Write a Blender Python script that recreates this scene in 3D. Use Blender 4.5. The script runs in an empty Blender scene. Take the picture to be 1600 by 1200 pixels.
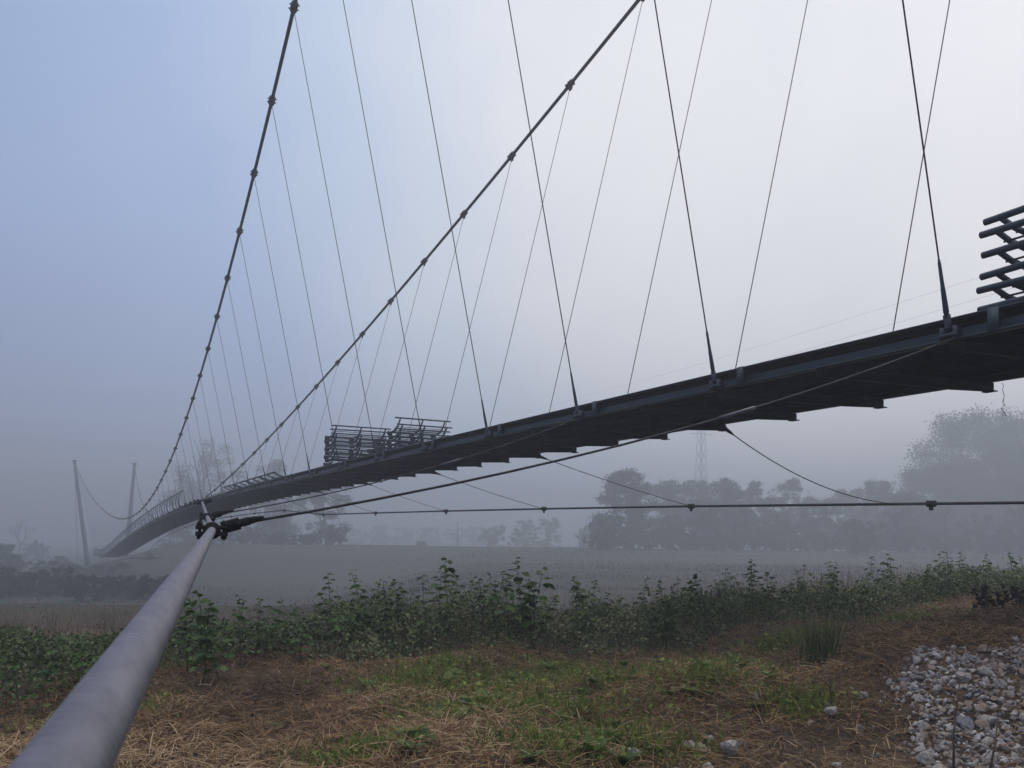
import bpy, math, random
import numpy as np
from mathutils import Matrix, Vector

random.seed(11)
RNG = np.random.default_rng(7)
SC = bpy.context.scene
COL = SC.collection
R = math.radians

# ------------------------------------------------------------------ camera
CZ = 1.5                                   # eye height above the bank
YAW, PITCH, ROLL = 0.4725, 0.0272, 0.0130
FPX, CYPX = 1407.3, 807.0                  # focal length / optical centre for a 1600 px wide frame
fw = np.array([math.sin(YAW) * math.cos(PITCH), math.cos(YAW) * math.cos(PITCH), math.sin(PITCH)])
r0 = np.array([math.cos(YAW), -math.sin(YAW), 0.0])
u0 = np.cross(r0, fw)
rv = math.cos(ROLL) * r0 + math.sin(ROLL) * u0
uv = -math.sin(ROLL) * r0 + math.cos(ROLL) * u0
CAM = np.array([0.0, 0.0, CZ])
cam_data = bpy.data.cameras.new('camera')
cam = bpy.data.objects.new('camera', cam_data)
COL.objects.link(cam)
M = Matrix(((rv[0], uv[0], -fw[0], CAM[0]), (rv[1], uv[1], -fw[1], CAM[1]), (rv[2], uv[2], -fw[2], CAM[2]), (0, 0, 0, 1)))
cam.matrix_world = M
cam_data.sensor_width = 36.0
cam_data.lens = FPX / 1600 * 36.0
cam_data.shift_y = (CYPX - 600) / 1600
cam_data.clip_start = 0.05
cam_data.clip_end = 3000
cam_data.dof.use_dof = True
cam_data.dof.focus_distance = 11.0
cam_data.dof.aperture_fstop = 13.0
SC.camera = cam

# ------------------------------------------------------------------ world, sun, exposure
FA = np.array([math.sin(YAW), math.cos(YAW), 0.0])     # horizontal forward / right of the view
RA = np.array([math.cos(YAW), -math.sin(YAW), 0.0])
SUN_AZ, SUN_EL = YAW + R(32), R(24)
sdir = np.array([math.sin(SUN_AZ) * math.cos(SUN_EL), math.cos(SUN_AZ) * math.cos(SUN_EL), math.sin(SUN_EL)])
world = bpy.data.worlds.new('World')
SC.world = world
world.use_nodes = True
wn, wl = world.node_tree.nodes, world.node_tree.links
wn.clear()
out = wn.new('ShaderNodeOutputWorld')
sky = wn.new('ShaderNodeTexSky')
sky.sky_type = 'NISHITA'
sky.sun_disc = False
sky.sun_elevation = SUN_EL
sky.sun_rotation = SUN_AZ
sky.air_density = 1.0
sky.dust_density = 3.0
bg1 = wn.new('ShaderNodeBackground')
bg1.inputs['Strength'].default_value = 0.05
cap = wn.new('ShaderNodeVectorMath'); cap.operation = 'MINIMUM'      # cloud veil hides the glare round the sun
cap.inputs[1].default_value = (2.6, 3.0, 4.2)
wl.new(sky.outputs[0], cap.inputs[0]); wl.new(cap.outputs[0], bg1.inputs['Color'])
# the thin bright cloud veil of the morning: whiter towards the hidden sun, blue away from it
tc = wn.new('ShaderNodeTexCoord')
nrm = wn.new('ShaderNodeVectorMath'); nrm.operation = 'NORMALIZE'
wl.new(tc.outputs['Generated'], nrm.inputs[0])
dot = wn.new('ShaderNodeVectorMath'); dot.operation = 'DOT_PRODUCT'
dot.inputs[1].default_value = tuple(sdir)
wl.new(nrm.outputs[0], dot.inputs[0])
nz = wn.new('ShaderNodeTexNoise')
nz.inputs['Scale'].default_value = 2.2
nz.inputs['Detail'].default_value = 4
nz.inputs['Roughness'].default_value = 0.5
wl.new(nrm.outputs[0], nz.inputs['Vector'])
nm = wn.new('ShaderNodeMath'); nm.operation = 'MULTIPLY_ADD'
nm.inputs[1].default_value = 0.30
nm.inputs[2].default_value = -0.15
wl.new(nz.outputs['Fac'], nm.inputs[0])
ad = wn.new('ShaderNodeMath'); ad.operation = 'ADD'
wl.new(dot.outputs['Value'], ad.inputs[0]); wl.new(nm.outputs[0], ad.inputs[1])
ramp = wn.new('ShaderNodeValToRGB')
e = ramp.color_ramp.elements
e[0].position = 0.0; e[0].color = (0.16, 0.22, 0.36, 1)
e[1].position = 1.0; e[1].color = (0.84, 0.81, 0.77, 1)
for p, c in ((0.45, (0.16, 0.235, 0.42, 1)), (0.66, (0.24, 0.335, 0.53, 1)), (0.80, (0.43, 0.51, 0.61, 1)), (0.90, (0.69, 0.685, 0.68, 1))):
    x = e.new(p); x.color = c
wl.new(ad.outputs[0], ramp.inputs[0])
bg2 = wn.new('ShaderNodeBackground')
bg2.inputs['Strength'].default_value = 1.2
# the higher sky, above the fog bank, is brighter
sep = wn.new('ShaderNodeSeparateXYZ'); wl.new(nrm.outputs[0], sep.inputs[0])
mr = wn.new('ShaderNodeMapRange'); mr.interpolation_type = 'SMOOTHSTEP'
mr.inputs['From Min'].default_value = 0.52; mr.inputs['From Max'].default_value = 0.95
mr.inputs['To Min'].default_value = 0.0; mr.inputs['To Max'].default_value = 1.0
wl.new(sep.outputs['Z'], mr.inputs['Value'])
hi = wn.new('ShaderNodeMix'); hi.data_type = 'RGBA'
hi.inputs[7].default_value = (1.25, 1.12, 1.0, 1)
wl.new(mr.outputs[0], hi.inputs[0]); wl.new(ramp.outputs[0], hi.inputs[6])
wl.new(hi.outputs[2], bg2.inputs['Color'])
adds = wn.new('ShaderNodeAddShader')
wl.new(bg1.outputs[0], adds.inputs[0]); wl.new(bg2.outputs[0], adds.inputs[1])
wl.new(adds.outputs[0], out.inputs['Surface'])

sl = bpy.data.lights.new('sun', 'SUN')
sl.energy = 0.5
sl.angle = R(20)
sl.color = (1.0, 0.93, 0.84)
sun = bpy.data.objects.new('sun', sl)
COL.objects.link(sun)
sun.rotation_euler = Vector(-sdir).to_track_quat('-Z', 'Y').to_euler()
sun.location = (0, 0, 60)

SC.view_settings.view_transform = 'Standard'
SC.view_settings.look = 'None'
SC.view_settings.exposure = 0.0
SC.view_settings.gamma = 1.0
SC.cycles.volume_bounces = 0
SC.cycles.max_bounces = 6
SC.cycles.diffuse_bounces = 2
SC.cycles.glossy_bounces = 2
SC.cycles.transmission_bounces = 2
SC.cycles.use_denoising = True

# ------------------------------------------------------------------ helpers
def ray(px, py):
    return rv * (px - 800) / FPX + uv * (CYPX - py) / FPX + fw

def hit_s(px, py, s):
    d = ray(px, py)
    return CAM + d * (s / d[1])

def at(px, py, depth):
    return CAM + ray(px, py) * depth

def rq(p):
    p = np.asarray(p)
    return p[..., 0] * RA[0] + p[..., 1] * RA[1], p[..., 0] * FA[0] + p[..., 1] * FA[1]

def wxy(r, q):
    return r * RA[0] + q * FA[0], r * RA[1] + q * FA[1]

class MB:
    def __init__(self):
        self.v, self.f, self.n, self.t = [], [], 0, []
    def add(self, V, F, tint=None):
        V = np.asarray(V, float).reshape(-1, 3)
        for a in (F if isinstance(F, list) else [F]):
            self.f.append(np.asarray(a, int) + self.n)
        self.v.append(V)
        self.t.append(np.zeros(len(V)) if tint is None else np.broadcast_to(tint, (len(V),)))
        self.n += len(V)
    def tube(self, pts, rad, sides=6, cap=True):
        pts = np.asarray(pts, float); n = len(pts)
        rad = np.broadcast_to(np.asarray(rad, float), (n,))
        tan = np.gradient(pts, axis=0)
        tan /= np.linalg.norm(tan, axis=1, keepdims=True) + 1e-12
        ref = np.array([0, 0, 1.0]) if abs(tan[:, 2]).mean() < 0.85 else np.array([1.0, 0, 0])
        a = np.cross(tan, ref); a /= np.linalg.norm(a, axis=1, keepdims=True) + 1e-12
        b = np.cross(tan, a)
        th = np.arange(sides) * 2 * np.pi / sides
        V = pts[:, None, :] + rad[:, None, None] * (np.cos(th)[None, :, None] * a[:, None, :] + np.sin(th)[None, :, None] * b[:, None, :])
        i, j = np.meshgrid(np.arange(n - 1), np.arange(sides), indexing='ij')
        k = (j + 1) % sides
        F = np.stack([i * sides + j, i * sides + k, (i + 1) * sides + k, (i + 1) * sides + j], -1).reshape(-1, 4)
        fl = [F]
        if cap:
            fl += [np.arange(sides)[None, ::-1], (n - 1) * sides + np.arange(sides)[None, :]]
        self.add(V, fl)
    def box(self, c, size, ax=None):
        ax = np.eye(3) if ax is None else np.asarray(ax, float)
        s = np.asarray(size) / 2
        K = np.array([[x, y, z] for x in (-1, 1) for y in (-1, 1) for z in (-1, 1)]) * s
        self.add(np.asarray(c) + K @ ax, np.array([[0, 1, 3, 2], [4, 6, 7, 5], [0, 4, 5, 1], [2, 3, 7, 6], [0, 2, 6, 4], [1, 5, 7, 3]]))
    def sweep(self, prof, frames):
        """prof: list of (side, up); frames: list of (origin, side axis, up axis)"""
        P = np.asarray(prof, float); m = len(P); n = len(frames)
        V = np.array([o + P[:, :1] * a + P[:, 1:] * b for o, a, b in frames]).reshape(-1, 3)
        i, j = np.meshgrid(np.arange(n - 1), np.arange(m), indexing='ij'); k = (j + 1) % m
        F = np.stack([i * m + j, (i + 1) * m + j, (i + 1) * m + k, i * m + k], -1).reshape(-1, 4)
        self.add(V, [F, np.arange(m)[None, :], (n - 1) * m + np.arange(m)[None, ::-1]])
    def inst(self, V, F, pos, rot, scale, tint=None):
        """many copies of a small template: rot (m,3,3) rows = local axes in world, scale (m,) or (m,3)"""
        V = np.asarray(V, float); m, n = len(pos), len(V)
        sc = np.asarray(scale, float)
        if sc.ndim == 1: sc = sc[:, None]
        W = np.einsum('mnk,mkj->mnj', V[None] * sc[:, None, :], rot) + np.asarray(pos)[:, None, :]
        t = None if tint is None else np.repeat(tint, n)
        self.add(W.reshape(-1, 3), [(np.asarray(f)[None] + (np.arange(m) * n)[:, None, None]).reshape(-1, np.asarray(f).shape[1]) for f in (F if isinstance(F, list) else [F])], t)
    def mesh(self, name, mat, smooth=False):
        me = bpy.data.meshes.new(name)
        V = np.concatenate(self.v)
        lv = np.concatenate([f.ravel() for f in self.f])
        ln = np.concatenate([np.full(len(f), f.shape[1]) for f in self.f])
        me.vertices.add(len(V)); me.vertices.foreach_set('co', V.ravel())
        me.loops.add(len(lv)); me.loops.foreach_set('vertex_index', lv.astype(np.int32))
        me.polygons.add(len(ln))
        me.polygons.foreach_set('loop_start', np.concatenate([[0], np.cumsum(ln)[:-1]]).astype(np.int32))
        me.polygons.foreach_set('loop_total', ln.astype(np.int32))
        if smooth: me.polygons.foreach_set('use_smooth', np.ones(len(ln), bool))
        at_ = me.attributes.new('tint', 'FLOAT', 'POINT')
        at_.data.foreach_set('value', np.concatenate(self.t).astype(np.float32))
        me.update(calc_edges=True); me.validate()
        me.materials.append(mat)
        return me
    def build(self, name, mat, parent=None, smooth=False):
        return link(name, self.mesh(name, mat, smooth), parent)

def link(name, me, parent=None):
    o = bpy.data.objects.new(name, me)
    COL.objects.link(o)
    if parent is not None: o.parent = parent
    return o

def tag(o, label=None, cat=None, group=None, kind=None):
    if label: o['label'] = label
    if cat: o['category'] = cat
    if group: o['group'] = group
    if kind: o['kind'] = kind
    return o

def thing(name, label, cat, loc=(0, 0, 0), group=None):
    o = link(name, None)
    o.location = tuple(loc); o.empty_display_size = 0.2
    return tag(o, label, cat, group)

def copy_tree(o, parent=None):
    c = o.copy(); COL.objects.link(c)
    if parent is not None: c.parent = parent
    for ch in list(o.children): copy_tree(ch, c)
    return c

def rand_rot(m, up=0.0, rng=None):
    """random frames; up>0 pulls the z axis (leaf face) towards the sky"""
    rng = rng or RNG
    z = rng.normal(size=(m, 3)); z /= np.linalg.norm(z, axis=1, keepdims=True)
    z[:, 2] += up; z /= np.linalg.norm(z, axis=1, keepdims=True)
    x = rng.normal(size=(m, 3)); x -= (x * z).sum(1, keepdims=True) * z
    x /= np.linalg.norm(x, axis=1, keepdims=True)
    return np.stack([x, np.cross(z, x), z], 1)

# ------------------------------------------------------------------ materials
def mat_base(name):
    m = bpy.data.materials.new(name); m.use_nodes = True
    n = m.node_tree.nodes; l = m.node_tree.links
    return m, n, l, n['Principled BSDF']

def noise_mat(name, c1, c2, scale=5.0, rough=0.7, metal=0.0, bump=0.0, detail=4, bscale=None, lo=0.35, hi=0.65, spec=0.5):
    m, n, l, b = mat_base(name)
    tc = n.new('ShaderNodeTexCoord'); t = n.new('ShaderNodeTexNoise')
    t.inputs['Scale'].default_value = scale; t.inputs['Detail'].default_value = detail
    l.new(tc.outputs['Object'], t.inputs['Vector'])
    r = n.new('ShaderNodeValToRGB')
    r.color_ramp.elements[0].position = lo; r.color_ramp.elements[0].color = (*c1, 1)
    r.color_ramp.elements[1].position = hi; r.color_ramp.elements[1].color = (*c2, 1)
    l.new(t.outputs['Fac'], r.inputs[0]); l.new(r.outputs[0], b.inputs['Base Color'])
    b.inputs['Roughness'].default_value = rough; b.inputs['Metallic'].default_value = metal
    b.inputs['Specular IOR Level'].default_value = spec
    if bump:
        t2 = n.new('ShaderNodeTexNoise'); t2.inputs['Scale'].default_value = bscale or scale * 4; t2.inputs['Detail'].default_value = 5
        l.new(tc.outputs['Object'], t2.inputs['Vector'])
        bp = n.new('ShaderNodeBump'); bp.inputs['Strength'].default_value = bump; bp.inputs['Distance'].default_value = 0.02
        l.new(t2.outputs['Fac'], bp.inputs['Height']); l.new(bp.outputs[0], b.inputs['Normal'])
    return m

def leaf_mat(name, cols, rough=0.55, trans=0.25, spec=0.3):
    m, n, l, b = mat_base(name)
    a = n.new('ShaderNodeAttribute'); a.attribute_name = 'tint'
    r = n.new('ShaderNodeValToRGB'); el = r.color_ramp.elements
    el[0].position = 0; el[0].color = (*cols[0], 1); el[1].position = 1; el[1].color = (*cols[-1], 1)
    for i, c in enumerate(cols[1:-1]):
        x = el.new((i + 1) / (len(cols) - 1)); x.color = (*c, 1)
    l.new(a.outputs['Fac'], r.inputs[0]); l.new(r.outputs[0], b.inputs['Base Color'])
    b.inputs['Roughness'].default_value = rough
    b.inputs['Specular IOR Level'].default_value = spec
    if trans:
        tr = n.new('ShaderNodeBsdfTranslucent'); l.new(r.outputs[0], tr.inputs['Color'])
        mx = n.new('ShaderNodeMixShader'); mx.inputs[0].default_value = trans
        l.new(b.outputs[0], mx.inputs[1]); l.new(tr.outputs[0], mx.inputs[2])
        l.new(mx.outputs[0], n['Material Output'].inputs['Surface'])
    return m

MT = {}
MT['blue_steel'] = noise_mat('blue_painted_steel', (0.010, 0.020, 0.045), (0.02, 0.036, 0.066), 3.0, 0.5, 0.0, 0.05)
MT['girder'] = noise_mat('girder_paint_lit_patches', (0.012, 0.020, 0.036), (0.035, 0.060, 0.085), 0.8, 0.5, 0.0, 0.06)  # blue paint; broad noise patches put lit and shaded web into the colour
MT['dark_steel'] = noise_mat('dark_steel', (0.007, 0.007, 0.010), (0.018, 0.017, 0.019), 6.0, 0.7, 0.0, 0.1, spec=0.2)
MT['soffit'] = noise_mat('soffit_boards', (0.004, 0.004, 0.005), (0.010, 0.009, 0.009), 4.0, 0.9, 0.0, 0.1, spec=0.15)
MT['cable'] = noise_mat('weathered_cable', (0.006, 0.0065, 0.009), (0.016, 0.017, 0.021), 9.0, 0.6, 0.0)
MT['rod'] = noise_mat('tie_rod_steel', (0.05, 0.055, 0.07), (0.10, 0.105, 0.12), 6.0, 0.5, 0.3)
MT['tie'] = noise_mat('dark_tie_rod', (0.018, 0.019, 0.024), (0.05, 0.05, 0.06), 6.0, 0.6, 0.2)
MT['pylon'] = noise_mat('pylon_paint', (0.05, 0.07, 0.11), (0.08, 0.10, 0.14), 1.0, 0.6)
MT['bark'] = noise_mat('bark', (0.02, 0.016, 0.013), (0.05, 0.04, 0.032), 8.0, 0.9, 0.0, 0.2)
MT['stem'] = noise_mat('green_stem', (0.03, 0.035, 0.015), (0.06, 0.045, 0.025), 12.0, 0.7)
MT['stone'] = noise_mat('river_stone', (0.22, 0.20, 0.18), (0.50, 0.47, 0.44), 5.0, 0.85, 0.0, 0.3, bscale=40)
MT['stone_brown'] = noise_mat('brown_stone', (0.20, 0.15, 0.125), (0.38, 0.31, 0.26), 6.0, 0.85, 0.0, 0.3, bscale=40)
MT['stone_grey'] = noise_mat('blue_grey_stone', (0.13, 0.13, 0.15), (0.28, 0.28, 0.31), 6.0, 0.8, 0.0, 0.3, bscale=40)
MT['tree_leaf'] = leaf_mat('tree_foliage', ((0.018, 0.026, 0.014), (0.032, 0.045, 0.022), (0.055, 0.068, 0.032)), 0.7, 0.15)
MT['bramble'] = leaf_mat('bramble_leaf', ((0.022, 0.052, 0.012), (0.050, 0.105, 0.020), (0.085, 0.15, 0.035), (0.13, 0.19, 0.06)), 0.5, 0.25)
MT['under'] = leaf_mat('undergrowth_leaf', ((0.020, 0.030, 0.012), (0.058, 0.085, 0.026), (0.105, 0.14, 0.050), (0.22, 0.24, 0.13)), 0.6, 0.2)
MT['straw'] = leaf_mat('cut_straw', ((0.07, 0.042, 0.028), (0.18, 0.108, 0.056), (0.33, 0.215, 0.11), (0.52, 0.40, 0.25)), 0.8, 0.1)
MT['litter'] = leaf_mat('dead_leaf', ((0.035, 0.024, 0.020), (0.085, 0.058, 0.045), (0.16, 0.12, 0.095), (0.30, 0.25, 0.21)), 0.85, 0.1)
MT['far_grass'] = leaf_mat('far_meadow_grass', ((0.034, 0.037, 0.031), (0.040, 0.044, 0.036), (0.048, 0.051, 0.042)), 0.8, 0.15)
MT['grass'] = leaf_mat('green_grass', ((0.05, 0.085, 0.02), (0.14, 0.20, 0.035), (0.27, 0.33, 0.08)), 0.6, 0.25)
MT['reed'] = leaf_mat('dry_meadow_grass', ((0.10, 0.075, 0.06), (0.17, 0.13, 0.10), (0.24, 0.19, 0.15)), 0.8, 0.2)
MT['weed'] = leaf_mat('weed_leaf', ((0.05, 0.09, 0.02), (0.10, 0.16, 0.035), (0.16, 0.22, 0.06)), 0.5, 0.3)
MT['dark_weed'] = leaf_mat('withered_leaf', ((0.014, 0.010, 0.010), (0.03, 0.018, 0.018), (0.05, 0.03, 0.03)), 0.8, 0.1)
MT['stone_mix'] = leaf_mat('mixed_stone', ((0.15, 0.15, 0.165), (0.26, 0.22, 0.19), (0.40, 0.39, 0.39), (0.52, 0.50, 0.49)), 0.85, 0.0)
MT['twig'] = noise_mat('dry_twig', (0.05, 0.033, 0.022), (0.14, 0.10, 0.065), 10.0, 0.9)

# ground: dark soil, straw litter and damp meadow by noise
def ground_mat():
    m, n, l, b = mat_base('bank_soil')
    tc = n.new('ShaderNodeTexCoord')
    t1 = n.new('ShaderNodeTexNoise'); t1.inputs['Scale'].default_value = 0.9; t1.inputs['Detail'].default_value = 6
    t2 = n.new('ShaderNodeTexNoise'); t2.inputs['Scale'].default_value = 26; t2.inputs['Detail'].default_value = 6; t2.inputs['Roughness'].default_value = 0.7
    for t in (t1, t2): l.new(tc.outputs['Object'], t.inputs['Vector'])
    r1 = n.new('ShaderNodeValToRGB'); r1.color_ramp.elements[0].position = 0.4; r1.color_ramp.elements[1].position = 0.62
    r1.color_ramp.elements[0].color = (0.06, 0.045, 0.034, 1); r1.color_ramp.elements[1].color = (0.13, 0.095, 0.062, 1)
    l.new(t1.outputs['Fac'], r1.inputs[0])
    r2 = n.new('ShaderNodeValToRGB'); r2.color_ramp.elements[0].position = 0.3; r2.color_ramp.elements[1].position = 0.75
    r2.color_ramp.elements[0].color = (0.5, 0.5, 0.5, 1); r2.color_ramp.elements[1].color = (1.5, 1.4, 1.3, 1)
    l.new(t2.outputs['Fac'], r2.inputs[0])
    mx = n.new('ShaderNodeMix'); mx.data_type = 'RGBA'; mx.blend_type = 'MULTIPLY'; mx.inputs[0].default_value = 1
    sp = n.new('ShaderNodeVectorMath'); sp.operation = 'DOT_PRODUCT'; sp.inputs[1].default_value = tuple(FA)
    l.new(tc.outputs['Object'], sp.inputs[0])
    mrg = n.new('ShaderNodeMapRange'); mrg.inputs['From Min'].default_value = 15; mrg.inputs['From Max'].default_value = 24
    l.new(sp.outputs['Value'], mrg.inputs['Value'])
    m2 = n.new('ShaderNodeMix'); m2.data_type = 'RGBA'; m2.inputs[7].default_value = (0.040, 0.048, 0.036, 1)
    l.new(mrg.outputs[0], m2.inputs[0]); l.new(r1.outputs[0], m2.inputs[6])
    l.new(m2.outputs[2], mx.inputs[6]); l.new(r2.outputs[0], mx.inputs[7]); l.new(mx.outputs[2], b.inputs['Base Color'])
    b.inputs['Roughness'].default_value = 0.95
    bp = n.new('ShaderNodeBump'); bp.inputs['Strength'].default_value = 0.7; bp.inputs['Distance'].default_value = 0.03
    l.new(t2.outputs['Fac'], bp.inputs['Height']); l.new(bp.outputs[0], b.inputs['Normal'])
    return m
MT['ground'] = ground_mat()

# galvanised wind cable with the faint lay of its wires
def strand_mat():
    m, n, l, b = mat_base('galvanised_strand')
    tc = n.new('ShaderNodeTexCoord')
    t = n.new('ShaderNodeTexNoise'); t.inputs['Scale'].default_value = 5; t.inputs['Detail'].default_value = 5
    mp = n.new('ShaderNodeMapping'); mp.inputs['Scale'].default_value = (9, 2.6, 9)
    l.new(tc.outputs['Object'], mp.inputs['Vector']); l.new(mp.outputs[0], t.inputs['Vector'])
    r = n.new('ShaderNodeValToRGB'); r.color_ramp.elements[0].position = 0.3; r.color_ramp.elements[1].position = 0.72
    r.color_ramp.elements[0].color = (0.10, 0.10, 0.124, 1); r.color_ramp.elements[1].color = (0.175, 0.175, 0.208, 1)
    l.new(t.outputs['Fac'], r.inputs[0]); l.new(r.outputs[0], b.inputs['Base Color'])
    b.inputs['Roughness'].default_value = 0.5; b.inputs['Metallic'].default_value = 0.35
    w = n.new('ShaderNodeTexWave'); w.inputs['Scale'].default_value = 26; w.inputs['Distortion'].default_value = 1.5
    w.bands_direction = 'DIAGONAL'
    l.new(tc.outputs['Object'], w.inputs['Vector'])
    bp = n.new('ShaderNodeBump'); bp.inputs['Strength'].default_value = 0.25; bp.inputs['Distance'].default_value = 0.002
    l.new(w.outputs['Fac'], bp.inputs['Height']); l.new(bp.outputs[0], b.inputs['Normal'])
    return m
MT['strand'] = strand_mat()

# ------------------------------------------------------------------ ground
def sm(a, b, x):
    t = np.clip((x - a) / (b - a), 0, 1)
    return t * t * (3 - 2 * t)

_ph = RNG.uniform(0, 6.28, (40, 2)); _dr = RNG.normal(size=(40, 2)); _dr /= np.linalg.norm(_dr, axis=1, keepdims=True)
def wob(r, q, lo, hi, k0, k1):
    s = 0
    for k in range(k0, k1):
        w = lo * (hi / lo) ** ((k - k0) / max(1, k1 - k0 - 1))
        s = s + np.sin((r * _dr[k, 0] + q * _dr[k, 1]) * w + _ph[k, 0]) / (k1 - k0) ** 0.5
    return s

def edge_q(r):
    """distance at which the mown strip meets the thicket"""
    r = np.asarray(r, float)
    return np.interp(r, [-9, -5, -3.2, -1.5, 0.5, 3, 5.5, 9, 14], [7.3, 8.2, 10.3, 10.6, 11.6, 12.6, 14.0, 16.5, 19]) + 0.22 * np.sin(r * 1.9 + 1) + 0.14 * np.sin(r * 4.3)

def ground_z(r, q):
    r = np.asarray(r, float); q = np.asarray(q, float)
    near = sm(30, 18, q)
    z = 0.08 * wob(r, q, 0.5, 3, 0, 8) * near + 0.032 * wob(r, q, 3, 14, 8, 24) * sm(26, 14, q)
    z = z + 0.52 * sm(0.5, 8.5, r) * sm(6, 10, q) * sm(60, 20, q)
    z = z + 0.25 * np.exp(-((r - 2.2) / 1.6) ** 2 - ((q - 8.3) / 1.0) ** 2)        # small earth mound
    z = z + 0.42 * sm(2.6, 5.0, r) * sm(5.0, 7.5, q) * sm(14, 9, q)                 # stony bank on the right
    e = edge_q(r)
    z = z - 0.35 * sm(e + 3, e + 12, q) - 0.9 * sm(22, 40, q)
    z = z - 3.2 * sm(-2, -22, r) * sm(24, 48, q) - 1.2 * sm(-20, -70, r) * sm(90, 165, q)
    dy = sm(112, 175, q) * sm(-0.46, -0.37, r / np.maximum(q, 1)) * (1 - sm(190, 240, q))                     # low dyke
    z = z * (1 - dy) + 0.30 * dy
    return z

def gz(p):
    r, q = rq(p)
    return float(ground_z(r, q))

def gspace(lim0, near, lim1, n0, nn, n1):
    a = near[0] - (np.geomspace(1, 1 + (near[0] - lim0), n0) - 1)[::-1][:-1]
    b = np.linspace(near[0], near[1], nn)
    c = near[1] + (np.geomspace(1, 1 + (lim1 - near[1]), n1) - 1)[1:]
    return np.concatenate([a, b, c])

rg = gspace(-700, (-9, 10), 700, 45, 200, 45)
qg = gspace(-25, (4, 18), 760, 14, 150, 80)
QQ, RR = np.meshgrid(qg, rg, indexing='ij')
ZZ = ground_z(RR, QQ)
X, Y = wxy(RR, QQ)
nr, nq = len(rg), len(qg)
I, J = np.meshgrid(np.arange(nq - 1), np.arange(nr - 1), indexing='ij')
g = MB()
g.add(np.stack([X, Y, ZZ], -1).reshape(-1, 3), np.stack([I * nr + J, I * nr + J + 1, (I + 1) * nr + J + 1, (I + 1) * nr + J], -1).reshape(-1, 4))
tag(g.build('ground', MT['ground'], smooth=True), 'dark soil of the river bank running out into the foggy meadow', 'ground', kind='structure')

# ------------------------------------------------------------------ bridge geometry (fitted)
D = 3.4
L0, WB, S0, TAN = 2.243 * D, 0.9667 * D, 1.6808 * D, 0.2128
def hdk(i):
    i = np.asarray(i, float); x = np.minimum(i, 50) / 30
    return CZ + D * (0.5824 + 0.1372 * x + 0.3194 * x**2 - 1.7641 * x**3 + 0.6938 * x**4)
def clr(i):
    x = np.asarray(i, float) / 30
    return D * (4.8293 - 9.3171 * x + 2.8968 * x**2 + 3.3473 * x**3 - 1.1639 * x**4)
def V3(a, b, c):
    a, b, c = np.broadcast_arrays(np.asarray(a, float), np.asarray(b, float), np.asarray(c, float))
    return np.stack([a, b, c], -1)
def s_of(i): return S0 + D * np.asarray(i, float)
def near_edge(i): return V3(L0, s_of(i), hdk(i))
def far_edge(i): return V3(L0 + WB, s_of(i), hdk(i))
def cable_near(i): return V3(L0 - clr(i) * TAN, s_of(i), hdk(i) + clr(i))
def cable_far(i): return V3(L0 + WB + clr(i) * TAN, s_of(i), hdk(i) + clr(i))
IPY = 56.5
XA, ZA = np.array([1.0, 0, 0]), np.array([0, 0, 1.0])

bridge = thing('suspension_bridge', 'dark blue suspension footbridge with leaning hangers curving away into the fog', 'bridge', (0, 0, 0))

def frames(fn, idx, dt=0.0, dz=0.0):
    return [(fn(i) + np.array([dt, 0, dz]), XA, ZA) for i in idx]
idx = np.arange(-3.0, 58.01, 0.5)
GH, TH = 0.215, 0.014
def channel(sgn):
    w = 0.11 * sgn
    return [(0, 0), (-w, 0), (-w, TH), (-0.012 * sgn, TH), (-0.012 * sgn, GH - TH), (-w, GH - TH), (-w, GH), (0, GH)]
b = MB(); b.sweep(channel(1), frames(near_edge, idx, 0.11)); ng = b.build('edge_girder', MT['girder'], bridge)
b = MB(); b.sweep(channel(-1), frames(far_edge, idx, -0.36, 0.115)); fg = b.build('edge_girder', MT['girder'], bridge)
for i in np.arange(-1, 30):
    if i < 0: continue
    c = near_edge(i)
    b = MB(); b.box(c + [0.060, -0.42, GH / 2], (0.098, 0.02, GH - 2 * TH - 0.004)); b.box(c + [-0.006, -0.42, GH / 2], (0.012, 0.11, GH + 0.004))
    b.build('splice_plate', MT['girder'], ng)
# floor and its long stringers
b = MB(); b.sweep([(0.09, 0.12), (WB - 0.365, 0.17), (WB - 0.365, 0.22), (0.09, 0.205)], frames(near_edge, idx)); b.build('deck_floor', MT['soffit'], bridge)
for t in (0.85, 1.6, 2.3):
    b = MB(); b.sweep([(t, 0.03 + 0.02 * t), (t + 0.06, 0.03 + 0.02 * t), (t + 0.06, 0.15), (t, 0.15)], frames(near_edge, idx)); b.build('stringer', MT['dark_steel'], bridge)
# crossbeams: fish-bellied, two to a hanger bay
def beam_mesh(b, i):
    c = near_edge(i)
    bw = WB - 0.30
    top = [(0.02, -0.004), (bw, 0.10)]
    bot = [(bw, 0.0), (bw * 0.78, -0.035), (bw * 0.5, -0.06), (bw * 0.25, -0.075), (0.02, -0.09)]
    P = np.array(top + bot)
    fr = [(c + np.array([0, o, 0]), XA, ZA) for o in (-0.05, 0.05)]
    b.sweep(P, fr)
    b.box(c + [bw - 0.01, 0, -0.006], (0.10, 0.16, 0.012))
    return b
bi = np.arange(-1.0, 46.01, 0.5)
for i in bi:
    beam_mesh(MB(), i).build('crossbeam', MT['dark_steel'], bridge)
b = MB()
for i in np.arange(46.5, 57.6, 0.5): beam_mesh(b, i)
tag(b.build('crossbeam', MT['dark_steel'], bridge), kind='stuff')

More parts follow.
